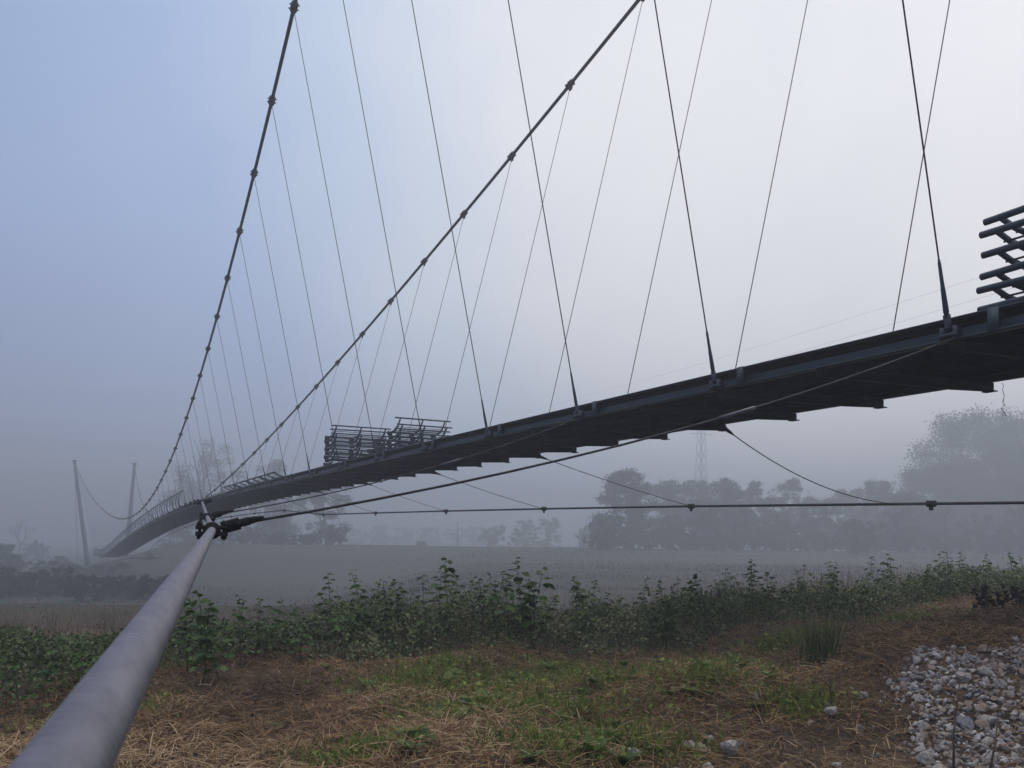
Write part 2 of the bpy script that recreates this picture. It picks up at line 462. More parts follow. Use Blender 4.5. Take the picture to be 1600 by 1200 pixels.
# main cables with their clamps
ci = np.arange(-5.4, IPY + 0.01, 0.25)
mcs = []
for fn in (cable_near, cable_far):
    b = MB(); b.tube(fn(ci), 0.05, 10); mcs.append(b.build('main_cable', MT['cable'], bridge, True))
def cable_clamp(b, p, ax, s=1.0):
    ax = ax / np.linalg.norm(ax)
    b.tube([p - ax * 0.13 * s, p + ax * 0.13 * s], 0.078 * s, 10)
    for k in (-0.10, 0.0, 0.10):
        b.tube([p + ax * (k - 0.022) * s, p + ax * (k + 0.022) * s], 0.096 * s, 8)
    side = np.cross(ax, ZA); side /= np.linalg.norm(side)
    up = np.cross(side, ax)
    for k in (-0.07, 0.07):
        b.tube([p + ax * k * s - side * 0.13 * s, p + ax * k * s + side * 0.13 * s], 0.018 * s, 6)
    b.box(p - up * 0.12 * s, (0.03 * s, 0.12 * s, 0.14 * s), np.stack([side, ax, up]))
for fn, mc in ((cable_near, mcs[0]), (cable_far, mcs[1])):
    for i in range(0, 56):
        if i > 40 and i % 2: continue
        b = MB(); cable_clamp(b, fn(i), fn(i + 0.05) - fn(i - 0.05)); b.build('cable_clamp', MT['cable'], mc)

# hangers
rest = MB()
for side, (top, low) in enumerate(((cable_near, near_edge), (cable_far, far_edge))):
    for i in range(0, 56):
        a, c = top(i) - [0, 0, 0.10], low(i) + [(-0.06 if side == 0 else -0.27), 0, (0.10 if side == 0 else 0.2)]
        b = MB() if i < 50 else rest
        ln = np.linalg.norm(a - c)
        u = (a - c) / ln
        b.tube([c + u * min(0.3, 0.2 * ln), a], 0.0085, 6)
        if i >= 50: continue
        h = b.build('hanger', MT['cable'], bridge)
        if i < 26:
            b = MB()
            b.tube([c + u * 0.10, c + u * 0.16, c + u * 0.36, c + u * 0.40, c + u * 0.62, c + u * 0.66], [0.016, 0.027, 0.022, 0.019, 0.015, 0.009], 8)
            b.box(c + u * 0.02, (0.02, 0.07, 0.22), np.stack([np.cross([0, 1, 0], u), [0, 1, 0], u]))
            b.tube([c + [-0.04, 0, 0], c + [0.05, 0, 0]], 0.02, 6)
            b.box(low(i) + [(-0.03 if side == 0 else -0.36), 0, 0.03 + 0.12 * side], (0.13, 0.17, 0.03))
            b.box(low(i) + [(-0.03 if side == 0 else -0.36), -0.07, 0.05 + 0.12 * side], (0.11, 0.014, 0.13))
            b.box(low(i) + [(-0.03 if side == 0 else -0.36), 0.07, 0.05 + 0.12 * side], (0.11, 0.014, 0.13))
            b.build('hanger_socket', MT['blue_steel'], h)
tag(rest.build('hanger', MT['cable'], bridge), kind='stuff')

# far pylon legs, backstays
ptA, ptB = cable_near(IPY), cable_far(IPY)
baA = hit_s(139, 884, s_of(IPY)); baB = hit_s(196, 872, s_of(IPY))
for pt, ba, r1 in ((ptA, baA, 0.50), (ptB, baB, 0.46)):
    ba = ba.copy(); ba[2] = gz(ba) - 0.4
    top = pt + (pt - ba) / np.linalg.norm(pt - ba) * 0.5
    b = MB(); b.tube(np.linspace(ba, top, 9), np.linspace(r1, 0.27, 9), 16); py = b.build('pylon', MT['pylon'], bridge, True)
    b = MB(); b.box(top + [0, 0, 0.1], (0.7, 0.8, 0.35)); b.build('pylon_head', MT['pylon'], py)
    an = hit_s(121.5 if pt is ptA else 204, 879 if pt is ptA else 872, s_of(IPY) + 28)
    b = MB(); b.tube(np.linspace(pt, an, 5), 0.05, 8); b.build('backstay', MT['cable'], bridge, True)

# wind cables in plan curves on both sides, tied to every second hanger
def wind_near(i):
    i = np.asarray(i, float); k = (i - 26) ** 2
    return V3(L0 - 0.05 - 0.01000 * k, s_of(i), hdk(i) - 0.03 - 0.0027 * k)
def wind_far(i):
    i = np.asarray(i, float); k = (i - 26) ** 2
    return V3(L0 + WB + 0.02 + 0.0088 * k, s_of(i), hdk(i) - 0.05 - 0.0018 * k)
P1, P2 = hit_s(331, 829, s_of(0)), hit_s(324, 808, s_of(2))
farpx = {2: (1455, 787), 4: (1080, 791), 6: (850, 795), 8: (697, 798.5), 10: (587, 801.5), 12: (505, 804)}
FN = {k: hit_s(*v, s_of(k)) for k, v in farpx.items()}
A0 = P1 + (P1 - P2) / np.linalg.norm(P1 - P2) * 9.0
A0 = at(20, 1330, 0.40); dirn = (P1 - A0) / np.linalg.norm(P1 - A0); A0 = A0 - dirn * 3.0
pn = [A0, P1] + [P2 + 0 * P2]
pn = np.array(pn)
dense = np.concatenate([np.linspace(A0, P1, 160), np.linspace(P1, P2, 20)[1:], wind_near(np.arange(4, 55.1, 1.0))])
b = MB(); b.tube(dense, 0.025, 24); wcn = b.build('wind_cable', MT['strand'], bridge, True)
tag(wcn, 'thick grey strand cable rising from the lower left corner')
x2 = FN[2] + (FN[2] - FN[4]) * 1.0
dense = np.concatenate([[FN[2] + (FN[2] - FN[4]) * k for k in (3.0, 2.0, 1.0)], [FN[k] for k in (2, 4, 6, 8, 10, 12)], wind_far(np.arange(14, 55.1, 1.0))])
b = MB(); b.tube(dense, 0.032, 10); wcf = b.build('wind_cable', MT['cable'], bridge, True)

def wind_clamp(b, p, ax, tiedir, s=1.0):
    ax = ax / np.linalg.norm(ax); td = tiedir / np.linalg.norm(tiedir)
    side = np.cross(ax, ZA); side /= np.linalg.norm(side); up = np.cross(side, ax)
    F = np.stack([side, ax, up])
    b.tube([p - ax * 0.075 * s, p + ax * 0.075 * s], 0.044 * s, 14)
    for k in (-0.075, 0.075):
        b.tube([p + ax * (k - 0.012) * s, p + ax * (k + 0.012) * s], 0.052 * s, 14)
    for sx in (-1, 1):                                     # bolted flanges above and below
        for sz in (-1, 1):
            b.box(p + side * sx * 0.062 * s + up * sz * 0.020 * s, (0.062 * s, 0.15 * s, 0.022 * s), F)
        for k in (-0.045, 0.045):
            c = p + side * sx * 0.07 * s + ax * k * s
            b.tube([c - up * 0.055 * s, c + up * 0.062 * s], 0.009 * s, 6)
            for sz in (-1, 1):
                b.tube([c + up * sz * 0.032 * s, c + up * sz * 0.050 * s], 0.018 * s, 6)
    fl = np.cross(td, ZA); fl /= np.linalg.norm(fl); u2 = np.cross(fl, td)
    G = np.stack([td, fl, u2])
    b.box(p + td * 0.115 * s, (0.11 * s, 0.024 * s, 0.075 * s), G)
    return td, fl, u2, G
def fork(b, p, td, fl, u2, G, s=1.0):
    for k in (-0.026, 0.026):
        b.box(p + td * 0.175 * s + fl * k * 0.75 * s, (0.11 * s, 0.012 * s, 0.05 * s), G)
    b.tube([p + td * 0.16 * s - fl * 0.05 * s, p + td * 0.16 * s + fl * 0.05 * s], 0.018 * s, 8)
    b.tube([p + td * 0.22 * s, p + td * 0.25 * s, p + td * 0.28 * s, p + td * 0.32 * s], np.array([0.021, 0.023, 0.018, 0.010]) * s, 10)

anc = near_edge(0) + [-0.07, -0.05, -0.02]
for p, pa, ax, s in ((P1, near_edge(0), P2 - A0, 1.0), (P2, near_edge(2), P2 - P1, 1.1)):
    e2 = pa + np.array([-0.08, -0.08, -0.01])
    td = e2 - p
    b = MB(); fr = wind_clamp(b, p, ax, td, s); b.build('cable_clamp', MT['dark_steel'], wcn)
    st = p + fr[0] * 0.15
    pts = np.array([st + (e2 - st) * k - np.array([0, 0, 0.16 * 4 * k * (1 - k)]) for k in np.linspace(0, 1, 15)])
    b = MB(); b.tube(pts, 0.0088, 8); ti = b.build('wind_tie', MT['tie'], bridge, True)
    b = MB(); fork(b, p, *fr, s); b.build('fork_socket', MT['dark_steel'], ti)
    b = MB(); q = pts[8]; q2 = pts[9]; b.tube([q, q + (q2 - q) * 0.8], 0.017, 8); b.build('turnbuckle', MT['rod'], ti)
for k in range(4, 24, 2):
    p = wind_near(k)
    b = MB(); wind_clamp(b, p, wind_near(k + .1) - wind_near(k - .1), near_edge(k) - p, 1.1); b.build('cable_clamp', MT['dark_steel'], wcn)
    b = MB(); b.tube([p, near_edge(k) + [-0.05, 0, -0.01]], 0.009, 6); b.build('wind_tie', MT['rod'], bridge)
for k in range(2, 26, 2):
    p = FN[k] if k in FN else wind_far(k)
    pe = far_edge(k) + [-0.24, 0, 0.015]
    ax = (FN[k + 2] if k + 2 in FN else wind_far(k + 2)) - p
    b = MB(); cable_clamp(b, p, ax, 0.72); b.build('cable_clamp', MT['dark_steel'], wcf)
    kk = np.linspace(0, 1, 21)
    sag = (0.42 * 4 * kk * (1 - kk) if k == 2 else 0.05 * 4 * kk * (1 - kk))
    pts = pe + (p - pe) * kk[:, None]; pts[:, 2] -= sag
    b = MB(); b.tube(pts, 0.0095 if k < 8 else 0.008, 6); ti = b.build('wind_tie', MT['cable'], bridge, True)
    if k < 12:
        b = MB(); d = (pts[1] - pts[0]); d /= np.linalg.norm(d); b.tube([pe - d * 0.05, pe + d * 0.1, pe + d * 0.2], [0.04, 0.026, 0.01], 8); b.box(pe + [-0.1, 0, 0.0], (0.14, 0.1, 0.05)); b.build('fork_socket', MT['dark_steel'], ti)

# finished railing on the far half of the span
post_prof = np.array([(0.0, 0.0), (-0.09, 0.20), (-0.125, 0.45), (-0.10, 0.72), (-0.02, 0.95), (0.10, 1.12)])
def railing(fn, sg, dz, dt):
    ri = np.arange(17.0, 57.6, 0.25)
    b = MB()
    for (dx, z), rr in zip([(-0.125, 0.42), (-0.11, 0.68), (-0.03, 0.92), (0.11, 1.13)], (0.011, 0.011, 0.014, 0.03)):
        b.tube(fn(ri) + [dt + sg * dx, 0, dz + z], rr, 6)
    rl = b.build('railing', MT['blue_steel'], bridge, True)
    b = MB()
    P = np.concatenate([post_prof + [-0.02, 0], (post_prof + [0.025, 0])[::-1]]) * [sg, 1]
    b.sweep(P, [(np.array([0, o, 0]), XA, ZA) for o in (-0.03, 0.03)])
    me = b.mesh('post', MT['blue_steel'])
    for k, i in enumerate(np.arange(17.0, 57.0, 0.5)):
        o = link('post', me, rl); o.location = tuple(fn(i) + [dt, 0, dz])
railing(near_edge, 1, GH - 0.02, 0.0)
railing(far_edge, -1, GH + 0.09, -0.34)

# ------------------------------------------------------------------ railing panels waiting on the deck
def panel_meshes(length):
    """lying flat: rails along x, bent posts along y"""
    post = [(0.0, 0.03), (0.30, 0.02), (0.58, 0.05), (0.80, 0.14), (1.00, 0.30)] if length < 2 else [(0.0, 0.03), (0.30, 0.025), (0.58, 0.03), (0.80, 0.06), (1.00, 0.12)]
    zt = post[-1][1]
    P = np.array(post); th = 0.028
    n = np.gradient(P, axis=0); n = np.stack([-n[:, 1], n[:, 0]], 1); n /= np.linalg.norm(n, axis=1, keepdims=True)
    prof = np.concatenate([P - n * th, (P + n * th)[::-1]])
    bp = MB()
    bp.sweep(prof, [(np.array([o, 0, 0]), np.array([0, 1.0, 0]), ZA) for o in (-0.012, 0.012)])
    bp.box((0, 0.01, 0.03), (0.16, 0.02, 0.12))
    br = MB()
    for y, z, rr in ((0.06, 0.03, 0.011), (0.14, 0.03, 0.011), (0.24, 0.025, 0.011), (0.34, 0.025, 0.011), (0.45, 0.035, 0.011), (0.58, 0.06, 0.011), (0.70, zt * 0.35, 0.011), (0.82, zt * 0.52, 0.011)):
        br.tube([(-length / 2, y, z), (length / 2, y, z)], rr, 6)
    bt = MB(); bt.tube([(-length / 2 - 0.12, 1.0, zt + .01), (length / 2 + 0.12, 1.0, zt + .01)], 0.034 if length > 2 else 0.022, 10)
    return bp.mesh('post', MT['blue_steel']), br.mesh('rails', MT['blue_steel']), bt.mesh('handrail', MT['blue_steel'], True)
PM = {}
def railing_panel(length, loc, rot, label, group):
    if length not in PM: PM[length] = panel_meshes(length)
    post, rails, hand = PM[length]
    t = thing('railing_panel', label, 'railing panel', loc, group)
    t.rotation_euler = rot
    n = 3
    for k in range(n):
        o = link('post', post, t); o.location = ((k / (n - 1) - 0.5) * (length - 0.1), 0, 0)
    link('rails', rails, t); link('handrail', hand, t)
    return t
def deck_top(t, s):
    i = (s - S0) / D
    return float(hdk(i)) + 0.21
GP = 'railing panels stacked on the bridge deck'
def stack(t, s, rotz, n, dz, length, where, seed, tilt_top=0.0):
    rr = random.Random(seed)
    for k in range(n):
        z = deck_top(t, s) + 0.03 + k * dz
        lab = f'blue steel railing panel lying in the stack {where}'
        tx = 0.0
        if k == n - 1 and tilt_top: lab = f'tilted topmost railing panel of the stack {where}'; tx = tilt_top
        elif k == n - 1: lab = f'topmost railing panel of the stack {where}'
        elif k == 0: lab = f'lowest railing panel of the stack {where}'
        railing_panel(length, (t + rr.uniform(-.04, .04), s + rr.uniform(-.05, .05), z), (tx, rr.uniform(-.015, .015), rotz + rr.uniform(-.02, .02)), lab, GP)
stack(8.55, 28.2, R(180), 8, 0.125, 1.7, 'left of the pair in mid distance', 3)
stack(9.70, 25.8, R(180), 8, 0.122, 1.5, 'right of the pair in mid distance', 4, 0.07)
stack(9.8, 27.9, R(180), 5, 0.125, 1.5, 'half hidden behind the mid distance pair', 6)
stack(9.1, 4.44, R(90), 6, 0.175, 2.4, 'at the right picture edge', 5)
for k in range(4):
    s = s_of(8.75 + k * 0.86); t = L0 + 1.02
    railing_panel(2.75, (t, s + 1.3, deck_top(t, s) - 0.02), (R(9), 0, R(90)), 'loose railing panel lying along the deck edge far beyond the stacks' if k else 'nearest loose railing panel lying beyond the two stacks', 'loose railing panels along the deck edge')

# ------------------------------------------------------------------ trees
QUAD = np.array([(-0.5, 0, 0), (0.05, -0.32, 0.08), (0.5, 0, 0), (-0.05, 0.32, 0.08)]); QF = np.array([[0, 1, 2, 3]])
def branch(b, p, d, ln, r, depth, rng, tips, spread=0.55, up=0.12, kids=3):
    n = 4
    pts = [p]
    for k in range(n):
        d = d + rng.normal(size=3) * 0.12 + np.array([0, 0, up * 0.3]); d /= np.linalg.norm(d)
        pts.append(pts[-1] + d * ln / n)
    b.tube(pts, np.linspace(r, r * 0.55, n + 1), 6 if depth > 1 else 4, cap=False)
    if depth == 0:
        tips.append(pts[-1]); return
    for k in range(kids):
        a = rng.normal(size=3); a -= a @ d * d; a /= np.linalg.norm(a)
        nd = d + a * spread * rng.uniform(0.7, 1.4); nd[2] += up; nd /= np.linalg.norm(nd)
        st = pts[-1] if k == 0 else pts[rng.integers(2, n + 1)]
        branch(b, st, nd, ln * rng.uniform(0.6, 0.85), r * 0.55, depth - 1, rng, tips, spread, up, kids)
    tips.append(pts[-1])

def make_tree(name, label, cat, group, px, ytop, depth, wpx, seed, style='round', base_y=None, leaf=0.34, dens=1.0):
    rng = np.random.default_rng(seed); near = name == 'thicket_bush'; leaf *= 1.5 if near else 2.1; depth *= 1.35 if near else 2.2
    p0 = at(px, ytop, depth)
    base = np.array([p0[0], p0[1], 0.0]); base[2] = gz(base) - 0.1
    H = p0[2] - base[2]
    Wd = wpx / FPX * depth
    t = thing(name, label, cat, base, group)
    b = MB(); tips = []
    lift = {'round': 0.02, 'tall': 0.05, 'bush': 0.02, 'bare': 0.25}[style]
    if style == 'bush':
        for k in range(5):
            a = rng.uniform(0, 6.28); branch(b, np.array([0, 0, 0.0]), np.array([math.cos(a) * .6, math.sin(a) * .6, 1.0]) , H * 0.35, 0.05 * H ** .5, 2, rng, tips)
    else:
        d = np.array([rng.normal() * .05, rng.normal() * .05, 1.0])
        branch(b, np.zeros(3), d / np.linalg.norm(d), H * (0.36 if style != 'bare' else 0.30), 0.028 * H, 4 if style == 'bare' else 3, rng, tips, 0.5 if style != 'tall' else 0.4, 0.2, 3)
    b.build('trunk', MT['bark'], t)
    if style == 'bare': return t
    # leaf clumps: lobes set on the limbs, uneven, with gaps
    tips = np.array(tips)
    nl = {'round': 60, 'tall': 54, 'bush': 48}[style]
    big = Wd > 25
    if big: nl = 130
    zc0 = H * lift
    cs, rs = [], []
    for k in range(nl):
        u = rng.uniform(0.0, 1.0); z = zc0 + (H - zc0) * (0.05 + 0.9 * u)
        env = Wd / 2 * (math.sin(math.pi * min(1, 0.22 + 0.70 * u)) ** 0.5 * (0.92 + 0.10 * math.sin(6 * u + seed)) if style != 'tall' else (0.55 + 0.5 * math.sin(math.pi * min(1, .15 + .8 * u))) * (1.0 if u < .8 else 0.75))
        a = rng.uniform(0, 6.28); q = rng.uniform(0.0, 1.0) ** .6
        rad = rng.uniform(0.16 + .07 * big, 0.34 + .08 * big) * min(Wd / 2, H * .35) + 0.15
        cs.append((math.cos(a) * q * env, math.sin(a) * q * env, min(z, H - rad * rng.uniform(0.5, 1.0)))); rs.append(rad)
    rs = np.array(rs); cs = np.array(cs)
    m = int(dens * np.clip(26 * (rs ** 2).sum() / leaf ** 2, 2200, 22000))
    pick = rng.choice(len(rs), m, p=rs ** 2 / (rs ** 2).sum())
    dv = rng.normal(size=(m, 3)); dn = np.linalg.norm(dv, axis=1, keepdims=True); dv *= np.minimum(dn, 1.5 + 1.6 * rng.random((m, 1))) / dn
    pos = cs[pick] + dv * (rs[pick] * 0.42)[:, None] * np.array([1, 1, 0.8])
    keep = (np.sin(pos[:, 0] * 4.6 + seed) + np.sin(pos[:, 1] * 4.1 + 2 * seed) + np.sin(pos[:, 2] * 4.9 + 3 * seed)) > (-1.6 if big else -1.0)
    pos = pos[keep]; pos[:, 2] = np.clip(pos[:, 2], 0.05, None)
    mb = MB(); m = len(pos)
    mb.inst(QUAD, QF, pos, rand_rot(m, 0.3, rng), leaf * rng.uniform(0.55, 1.3, m), rng.random(m))
    # sprigs of leaf beyond the lobes, at branch ends
    if len(tips):
        tt = np.repeat(tips, 14, 0) + rng.normal(size=(len(tips) * 14, 3)) * 0.28
        mb.inst(QUAD, QF, tt, rand_rot(len(tt), 0.3, rng), leaf * rng.uniform(0.4, 1.0, len(tt)), rng.random(len(tt)))
    mb.build('crown', MT['tree_leaf'], t)
    return t

TG = 'trees fading in the fog'
# behind the left half of the bridge
make_tree('poplar_tree', 'tall loose crowned tree rising behind the leftmost hangers', 'tree', TG, 335, 684, 105, 108, 21, 'tall', leaf=0.20, dens=.75)
make_tree('poplar_tree', 'second loose tree right of the tallest one behind the hangers', 'tree', TG, 428, 714, 110, 85, 22, 'tall', leaf=0.20, dens=.8)
make_tree('broad_tree', 'ragged tree whose foliage shows below the railing stacks', 'tree', TG, 512, 728, 92, 85, 23, 'tall', leaf=0.20, dens=.8)
make_tree('broad_tree', 'dense dark tree low behind the bridge railing', 'tree', TG, 292, 758, 120, 120, 24, 'round', leaf=0.22)
make_tree('broad_tree', 'tree between deck soffit and thicket just right of the cable clamp', 'tree', TG, 425, 772, 95, 105, 25, 'bush', leaf=0.20)
# far left bank
make_tree('bare_tree', 'bare leafless tree standing at the far left', 'tree', TG, 31, 800, 120, 40, 26, 'bare')
make_tree('broad_tree', 'small round tree beside the bare tree at far left', 'tree', TG, 58, 843, 112, 46, 27, 'round', leaf=0.19)
for k, (px, yt, w, dp) in enumerate([(6, 848, 40, 112), (20, 866, 60, 100), (75, 876, 60, 98), (112, 880, 55, 100), (150, 882, 50, 108), (-30, 862, 70, 96), (190, 880, 60, 112), (235, 872, 70, 115), (95, 868, 40, 130)]):
    make_tree('thicket_bush', ['dark bush in the low hedge at the far left', 'bush in the hedge below the far pylon'][k > 3 and k != 5], 'bush', ['bushes in the hedge at far left', 'bushes in the hedge below the far pylon'][k > 3 and k != 5], px, yt, dp, w, 40 + k, 'bush', leaf=0.18)
for k, px in enumerate([-40, 5, 45, 88, 130, 175, 215, 258]):
    make_tree('thicket_bush', 'bush in the dark front row of the left hedge', 'bush', 'front bushes of the left hedge', px, 888 + 8 * math.sin(px * .7) + px * 0.06, 62 + 5 * math.cos(px), 85, 150 + k, 'bush', leaf=.18)
# middle distance on the dyke
make_tree('small_bush', 'tiny bush on the dyke left of the gap', 'bush', None, 607, 851, 104, 16, 60, 'bush', leaf=0.14)
make_tree('small_bush', 'forked little bush on the dyke edge', 'bush', None, 658, 845, 104, 22, 61, 'bush', leaf=0.14)
make_tree('broad_tree', 'rounded tree on the dyke, left of a pair', 'tree', TG, 773, 819, 135, 60, 62, 'bush', leaf=0.22)
make_tree('broad_tree', 'dome shaped tree on the dyke, middle of three', 'tree', TG, 820, 812, 138, 46, 63, 'bush', leaf=0.22)
make_tree('broad_tree', 'thin twiggy tree on the dyke', 'tree', TG, 858, 808, 142, 46, 64, 'round', leaf=0.19, dens=.5)
make_tree('broad_tree', 'low pale bush at the foot of the large tree', 'bush', None, 916, 820, 125, 34, 65, 'bush', leaf=0.20)
# the wood on the right
make_tree('broad_tree', 'largest tree at the left end of the wood', 'tree', TG, 980, 726, 82, 105, 70, 'round', leaf=0.19, dens=1.3)
row = [(1045, 748, 90, 92, 'round'), (1088, 746, 80, 95, 'round'), (1130, 745, 70, 90, 'round'), (1152, 762, 70, 86, 'bush'), (1178, 750, 55, 93, 'tall'), (1208, 772, 60, 88, 'bush'), (1238, 744, 60, 98, 'tall'), (1282, 776, 90, 92, 'bush'), (1330, 756, 80, 100, 'bush'), (1375, 748, 80, 95, 'round'), (1420, 765, 70, 88, 'bush')]
for k, (px, yt, w, dp, st) in enumerate(row):
    make_tree('broad_tree', 'leafy tree in the foggy row right of the largest tree', 'tree', 'row of trees in the wood', px, yt, dp, w, 80 + k, st, leaf=0.19)
make_tree('broad_tree', 'huge pale tree mass dissolving in fog at the right edge', 'tree', TG, 1545, 640, 106, 270, 95, 'round', leaf=0.29, dens=2.8)
make_tree('broad_tree', 'broad tree below the huge one at the right edge', 'tree', TG, 1480, 715, 105, 190, 96, 'round', leaf=0.24, dens=2.2)
make_tree('broad_tree', 'rightmost tree of the wood, partly outside the picture', 'tree', TG, 1600, 690, 100, 190, 97, 'round', leaf=0.24, dens=2.2)
# understorey in front of the wood and a far pale line
for k, px in enumerate([950, 1000, 1050, 1105, 1160, 1215, 1275, 1340, 1405, 1470, 1540, 1600]):
    make_tree('understorey_bush', 'low bush along the foot of the foggy wood', 'bush', 'bushes along the foot of the wood', px, 792 + 14 * math.sin(px), 78 + 6 * math.cos(px * 2), 82, 110 + k, 'bush', leaf=0.20)
for k, px in enumerate([942, 975, 1010, 1042, 1076, 1110, 1146, 1180, 1214, 1250, 1290, 1330, 1372, 1415, 1460, 1505, 1550, 1598, 395, 440, 478, 520, 350]):
    make_tree('foot_shrub', 'low shrub closing the foot of the foggy trees', 'bush', 'shrubs along the foot of the trees', px, 828 + 8 * math.sin(px * 1.7), 79, 66, 170 + k, 'bush', leaf=.18)
for k, px in enumerate([555, 590, 630, 670, 712, 745]):
    make_tree('distant_tree', 'very pale tree in the far line behind the dyke', 'tree', 'pale far line of trees', px, 826 + 5 * math.sin(px * 3.), 215, 55, 130 + k, 'bush', leaf=0.34)

# ------------------------------------------------------------------ lattice mast and wires
pm = at(1096, 660, 265); mb0 = np.array([pm[0], pm[1], 0]); mb0[2] = gz(mb0)
mast = thing('lattice_mast', 'faint steel lattice power mast standing behind the wood', 'mast', mb0)
Hm = pm[2] - mb0[2]
b = MB(); b2 = MB()
def wd(z): return 1.9 - 1.2 * z / Hm
cor = [(-1, -1), (1, -1), (1, 1), (-1, 1)]
for cx, cy in cor: b.tube([(cx * wd(0), cy * wd(0), 0), (cx * wd(Hm), cy * wd(Hm), Hm)], 0.07, 4)
zs = np.linspace(0, Hm, 11)
for z0, z1 in zip(zs[:-1], zs[1:]):
    for k in range(4):
        a, c = cor[k], cor[(k + 1) % 4]
        b2.tube([(a[0] * wd(z0), a[1] * wd(z0), z0), (c[0] * wd(z1), c[1] * wd(z1), z1)], 0.04, 4)
        b2.tube([(c[0] * wd(z0), c[1] * wd(z0), z0), (a[0] * wd(z1), a[1] * wd(z1), z1)], 0.04, 4)
b.build('mast_legs', MT['rod'], mast); b2.build('lattice_bracing', MT['rod'], mast)
b = MB()
for z in (Hm - 0.6, Hm - 3.4): b.tube([(-4, 0, z), (4, 0, z)], 0.08, 4)
b.build('crossarm', MT['rod'], mast)
b = MB(); pp = at(715, 815, 240); pb = np.array([pp[0], pp[1], 0]); pb[2] = gz(pb); b.tube([(0, 0, 0), (0, 0, pp[2] - pb[2])], [0.12, 0.08], 6); b.box((0, 0, pp[2] - pb[2] - 0.4), (1.0, 0.1, 0.1))
o = b.build('utility_pole', MT['bark']); o.location = tuple(pb); tag(o, 'thin pole standing in the pale gap beyond the dyke', 'pole')
for lab, a, c in (('upper thin power line crossing the bright sky', (1640, 398), (880, 628)), ('lower thin power line crossing the bright sky', (1640, 433), (880, 648))):
    h = 27.0 if 'upper' in lab else 24.5
    ra, rc = ray(*a), ray(*c)
    pa, pc = CAM + ra * (h / ra[2]), CAM + rc * (h / rc[2])
    pts = np.array([pa + (pc - pa) * k - np.array([0, 0, 2.0 * k * (1 - k)]) for k in np.linspace(-0.3, 1.3, 33)])
    b = MB(); b.tube(pts, 0.011, 5); tag(b.build('power_line', MT['cable']), lab, 'power line')

# a dry sprig of creeper hanging from the deck
pt = far_edge(-0.5); pt = hit_s(1566, 598, pt[1])
b = MB(); rr = np.random.default_rng(5)
pts = [np.zeros(3)]
for k in range(9): pts.append(pts[-1] + np.array([rr.normal() * .012, rr.normal() * .012, -0.026]))
b.tube(pts, 0.0022, 4)
for k in range(2, 10): b.tube([pts[k], pts[k] + rr.normal(size=3) * .014], 0.0018, 4)
o = b.build('dry_sprig', MT['twig']); o.location = tuple(pt); tag(o, 'small dry sprig dangling below the deck at the right', 'twig')

# ------------------------------------------------------------------ vegetation on the near bank
# leaflet templates
def leaflet(n=5, w=0.34, fold=0.12, droop=0.18, serr=0.05):
    xs = np.linspace(0, 1, n + 1)
    V, F = [], []
    for k, x in enumerate(xs):
        hw = w * (math.sin(math.pi * x ** 0.75) ** 0.8 if 0 < x < 1 else 0.0) + (serr * (k % 2) if 0 < x < 1 else 0)
        z = -droop * x * x
        V += [(x, -hw, z + fold * hw), (x, 0, z), (x, hw, z + fold * hw)]
    for k in range(n):
        a = 3 * k
        F += [(a, a + 3, a + 4, a + 1), (a + 1, a + 4, a + 5, a + 2)]
    return np.array(V), np.array(F)
LV, LF = leaflet()
SV = np.array([(0, 0, 0), (0.45, -0.30, 0.06), (1, 0, -0.12), (0.45, 0.30, 0.06), (0.5, 0, 0)])
SF = np.array([(0, 1, 4), (1, 2, 4), (4, 2, 3), (0, 4, 3)])

def frame_from(xdir, zup):
    x = xdir / np.linalg.norm(xdir)
    y = np.cross(zup, x); y /= np.linalg.norm(y) + 1e-9
    return np.stack([x, y, np.cross(x, y)])

def bramble_variant(seed, height, nleaf, lean, size):
    """upright cane with compound leaves: stem mesh + leaf mesh"""
    rng = np.random.default_rng(seed)
    d = np.array([math.cos(seed) * lean, math.sin(seed) * lean, 1.0]); d /= np.linalg.norm(d)
    pts = [np.zeros(3)]
    for k in range(10):
        d = d + rng.normal(size=3) * 0.06; d /= np.linalg.norm(d); pts.append(pts[-1] + d * height / 10)
    pts = np.array(pts)
    st, lf = MB(), MB()
    st.tube(pts, np.linspace(0.006, 0.0025, 11), 5)
    for k in range(nleaf):
        u = 0.15 + 0.85 * ((k + rng.uniform(-.2, .2)) / (nleaf - 1 + 1e-6)) ** 0.8 if k else 0.2; u = min(max(u, 0.1), 1.0)
        p = np.array([np.interp(u * 10, np.arange(11), pts[:, j]) for j in range(3)])
        a = k * 2.4 + rng.uniform(-.5, .5)
        top = u > 0.88
        out_ = np.array([math.cos(a), math.sin(a), 0.45 if not top else 1.1]); out_ /= np.linalg.norm(out_)
        pl = size * (0.8 if not top else 0.4) * rng.uniform(0.5, 1.1)
        q = p + out_ * pl
        st.tube([p, (p + q) / 2 + [0, 0, .01], q], 0.0018, 4, cap=False)
        s = size * rng.uniform(0.75, 1.25) * (1.0 if not top else 0.6)
        dr = np.array([out_[0], out_[1], rng.uniform(-0.5, 0.15)])
        for ang, sc in ((0, 1.0), (0.95, .85), (-0.95, .85)):
            ca, sa = math.cos(ang), math.sin(ang)
            dd = np.array([dr[0] * ca - dr[1] * sa, dr[0] * sa + dr[1] * ca, dr[2] + rng.uniform(-.15, .1)])
            Fm = frame_from(dd, np.array([rng.normal() * .25, rng.normal() * .25, 1.0]))
            lf.inst(LV, LF, q[None], Fm[None], np.array([s * sc]), np.array([np.clip(rng.normal(0.4, 0.25), 0, 1)]))
    return st.mesh('stem', MT['stem'], True), lf.mesh('leaves', MT['bramble'])

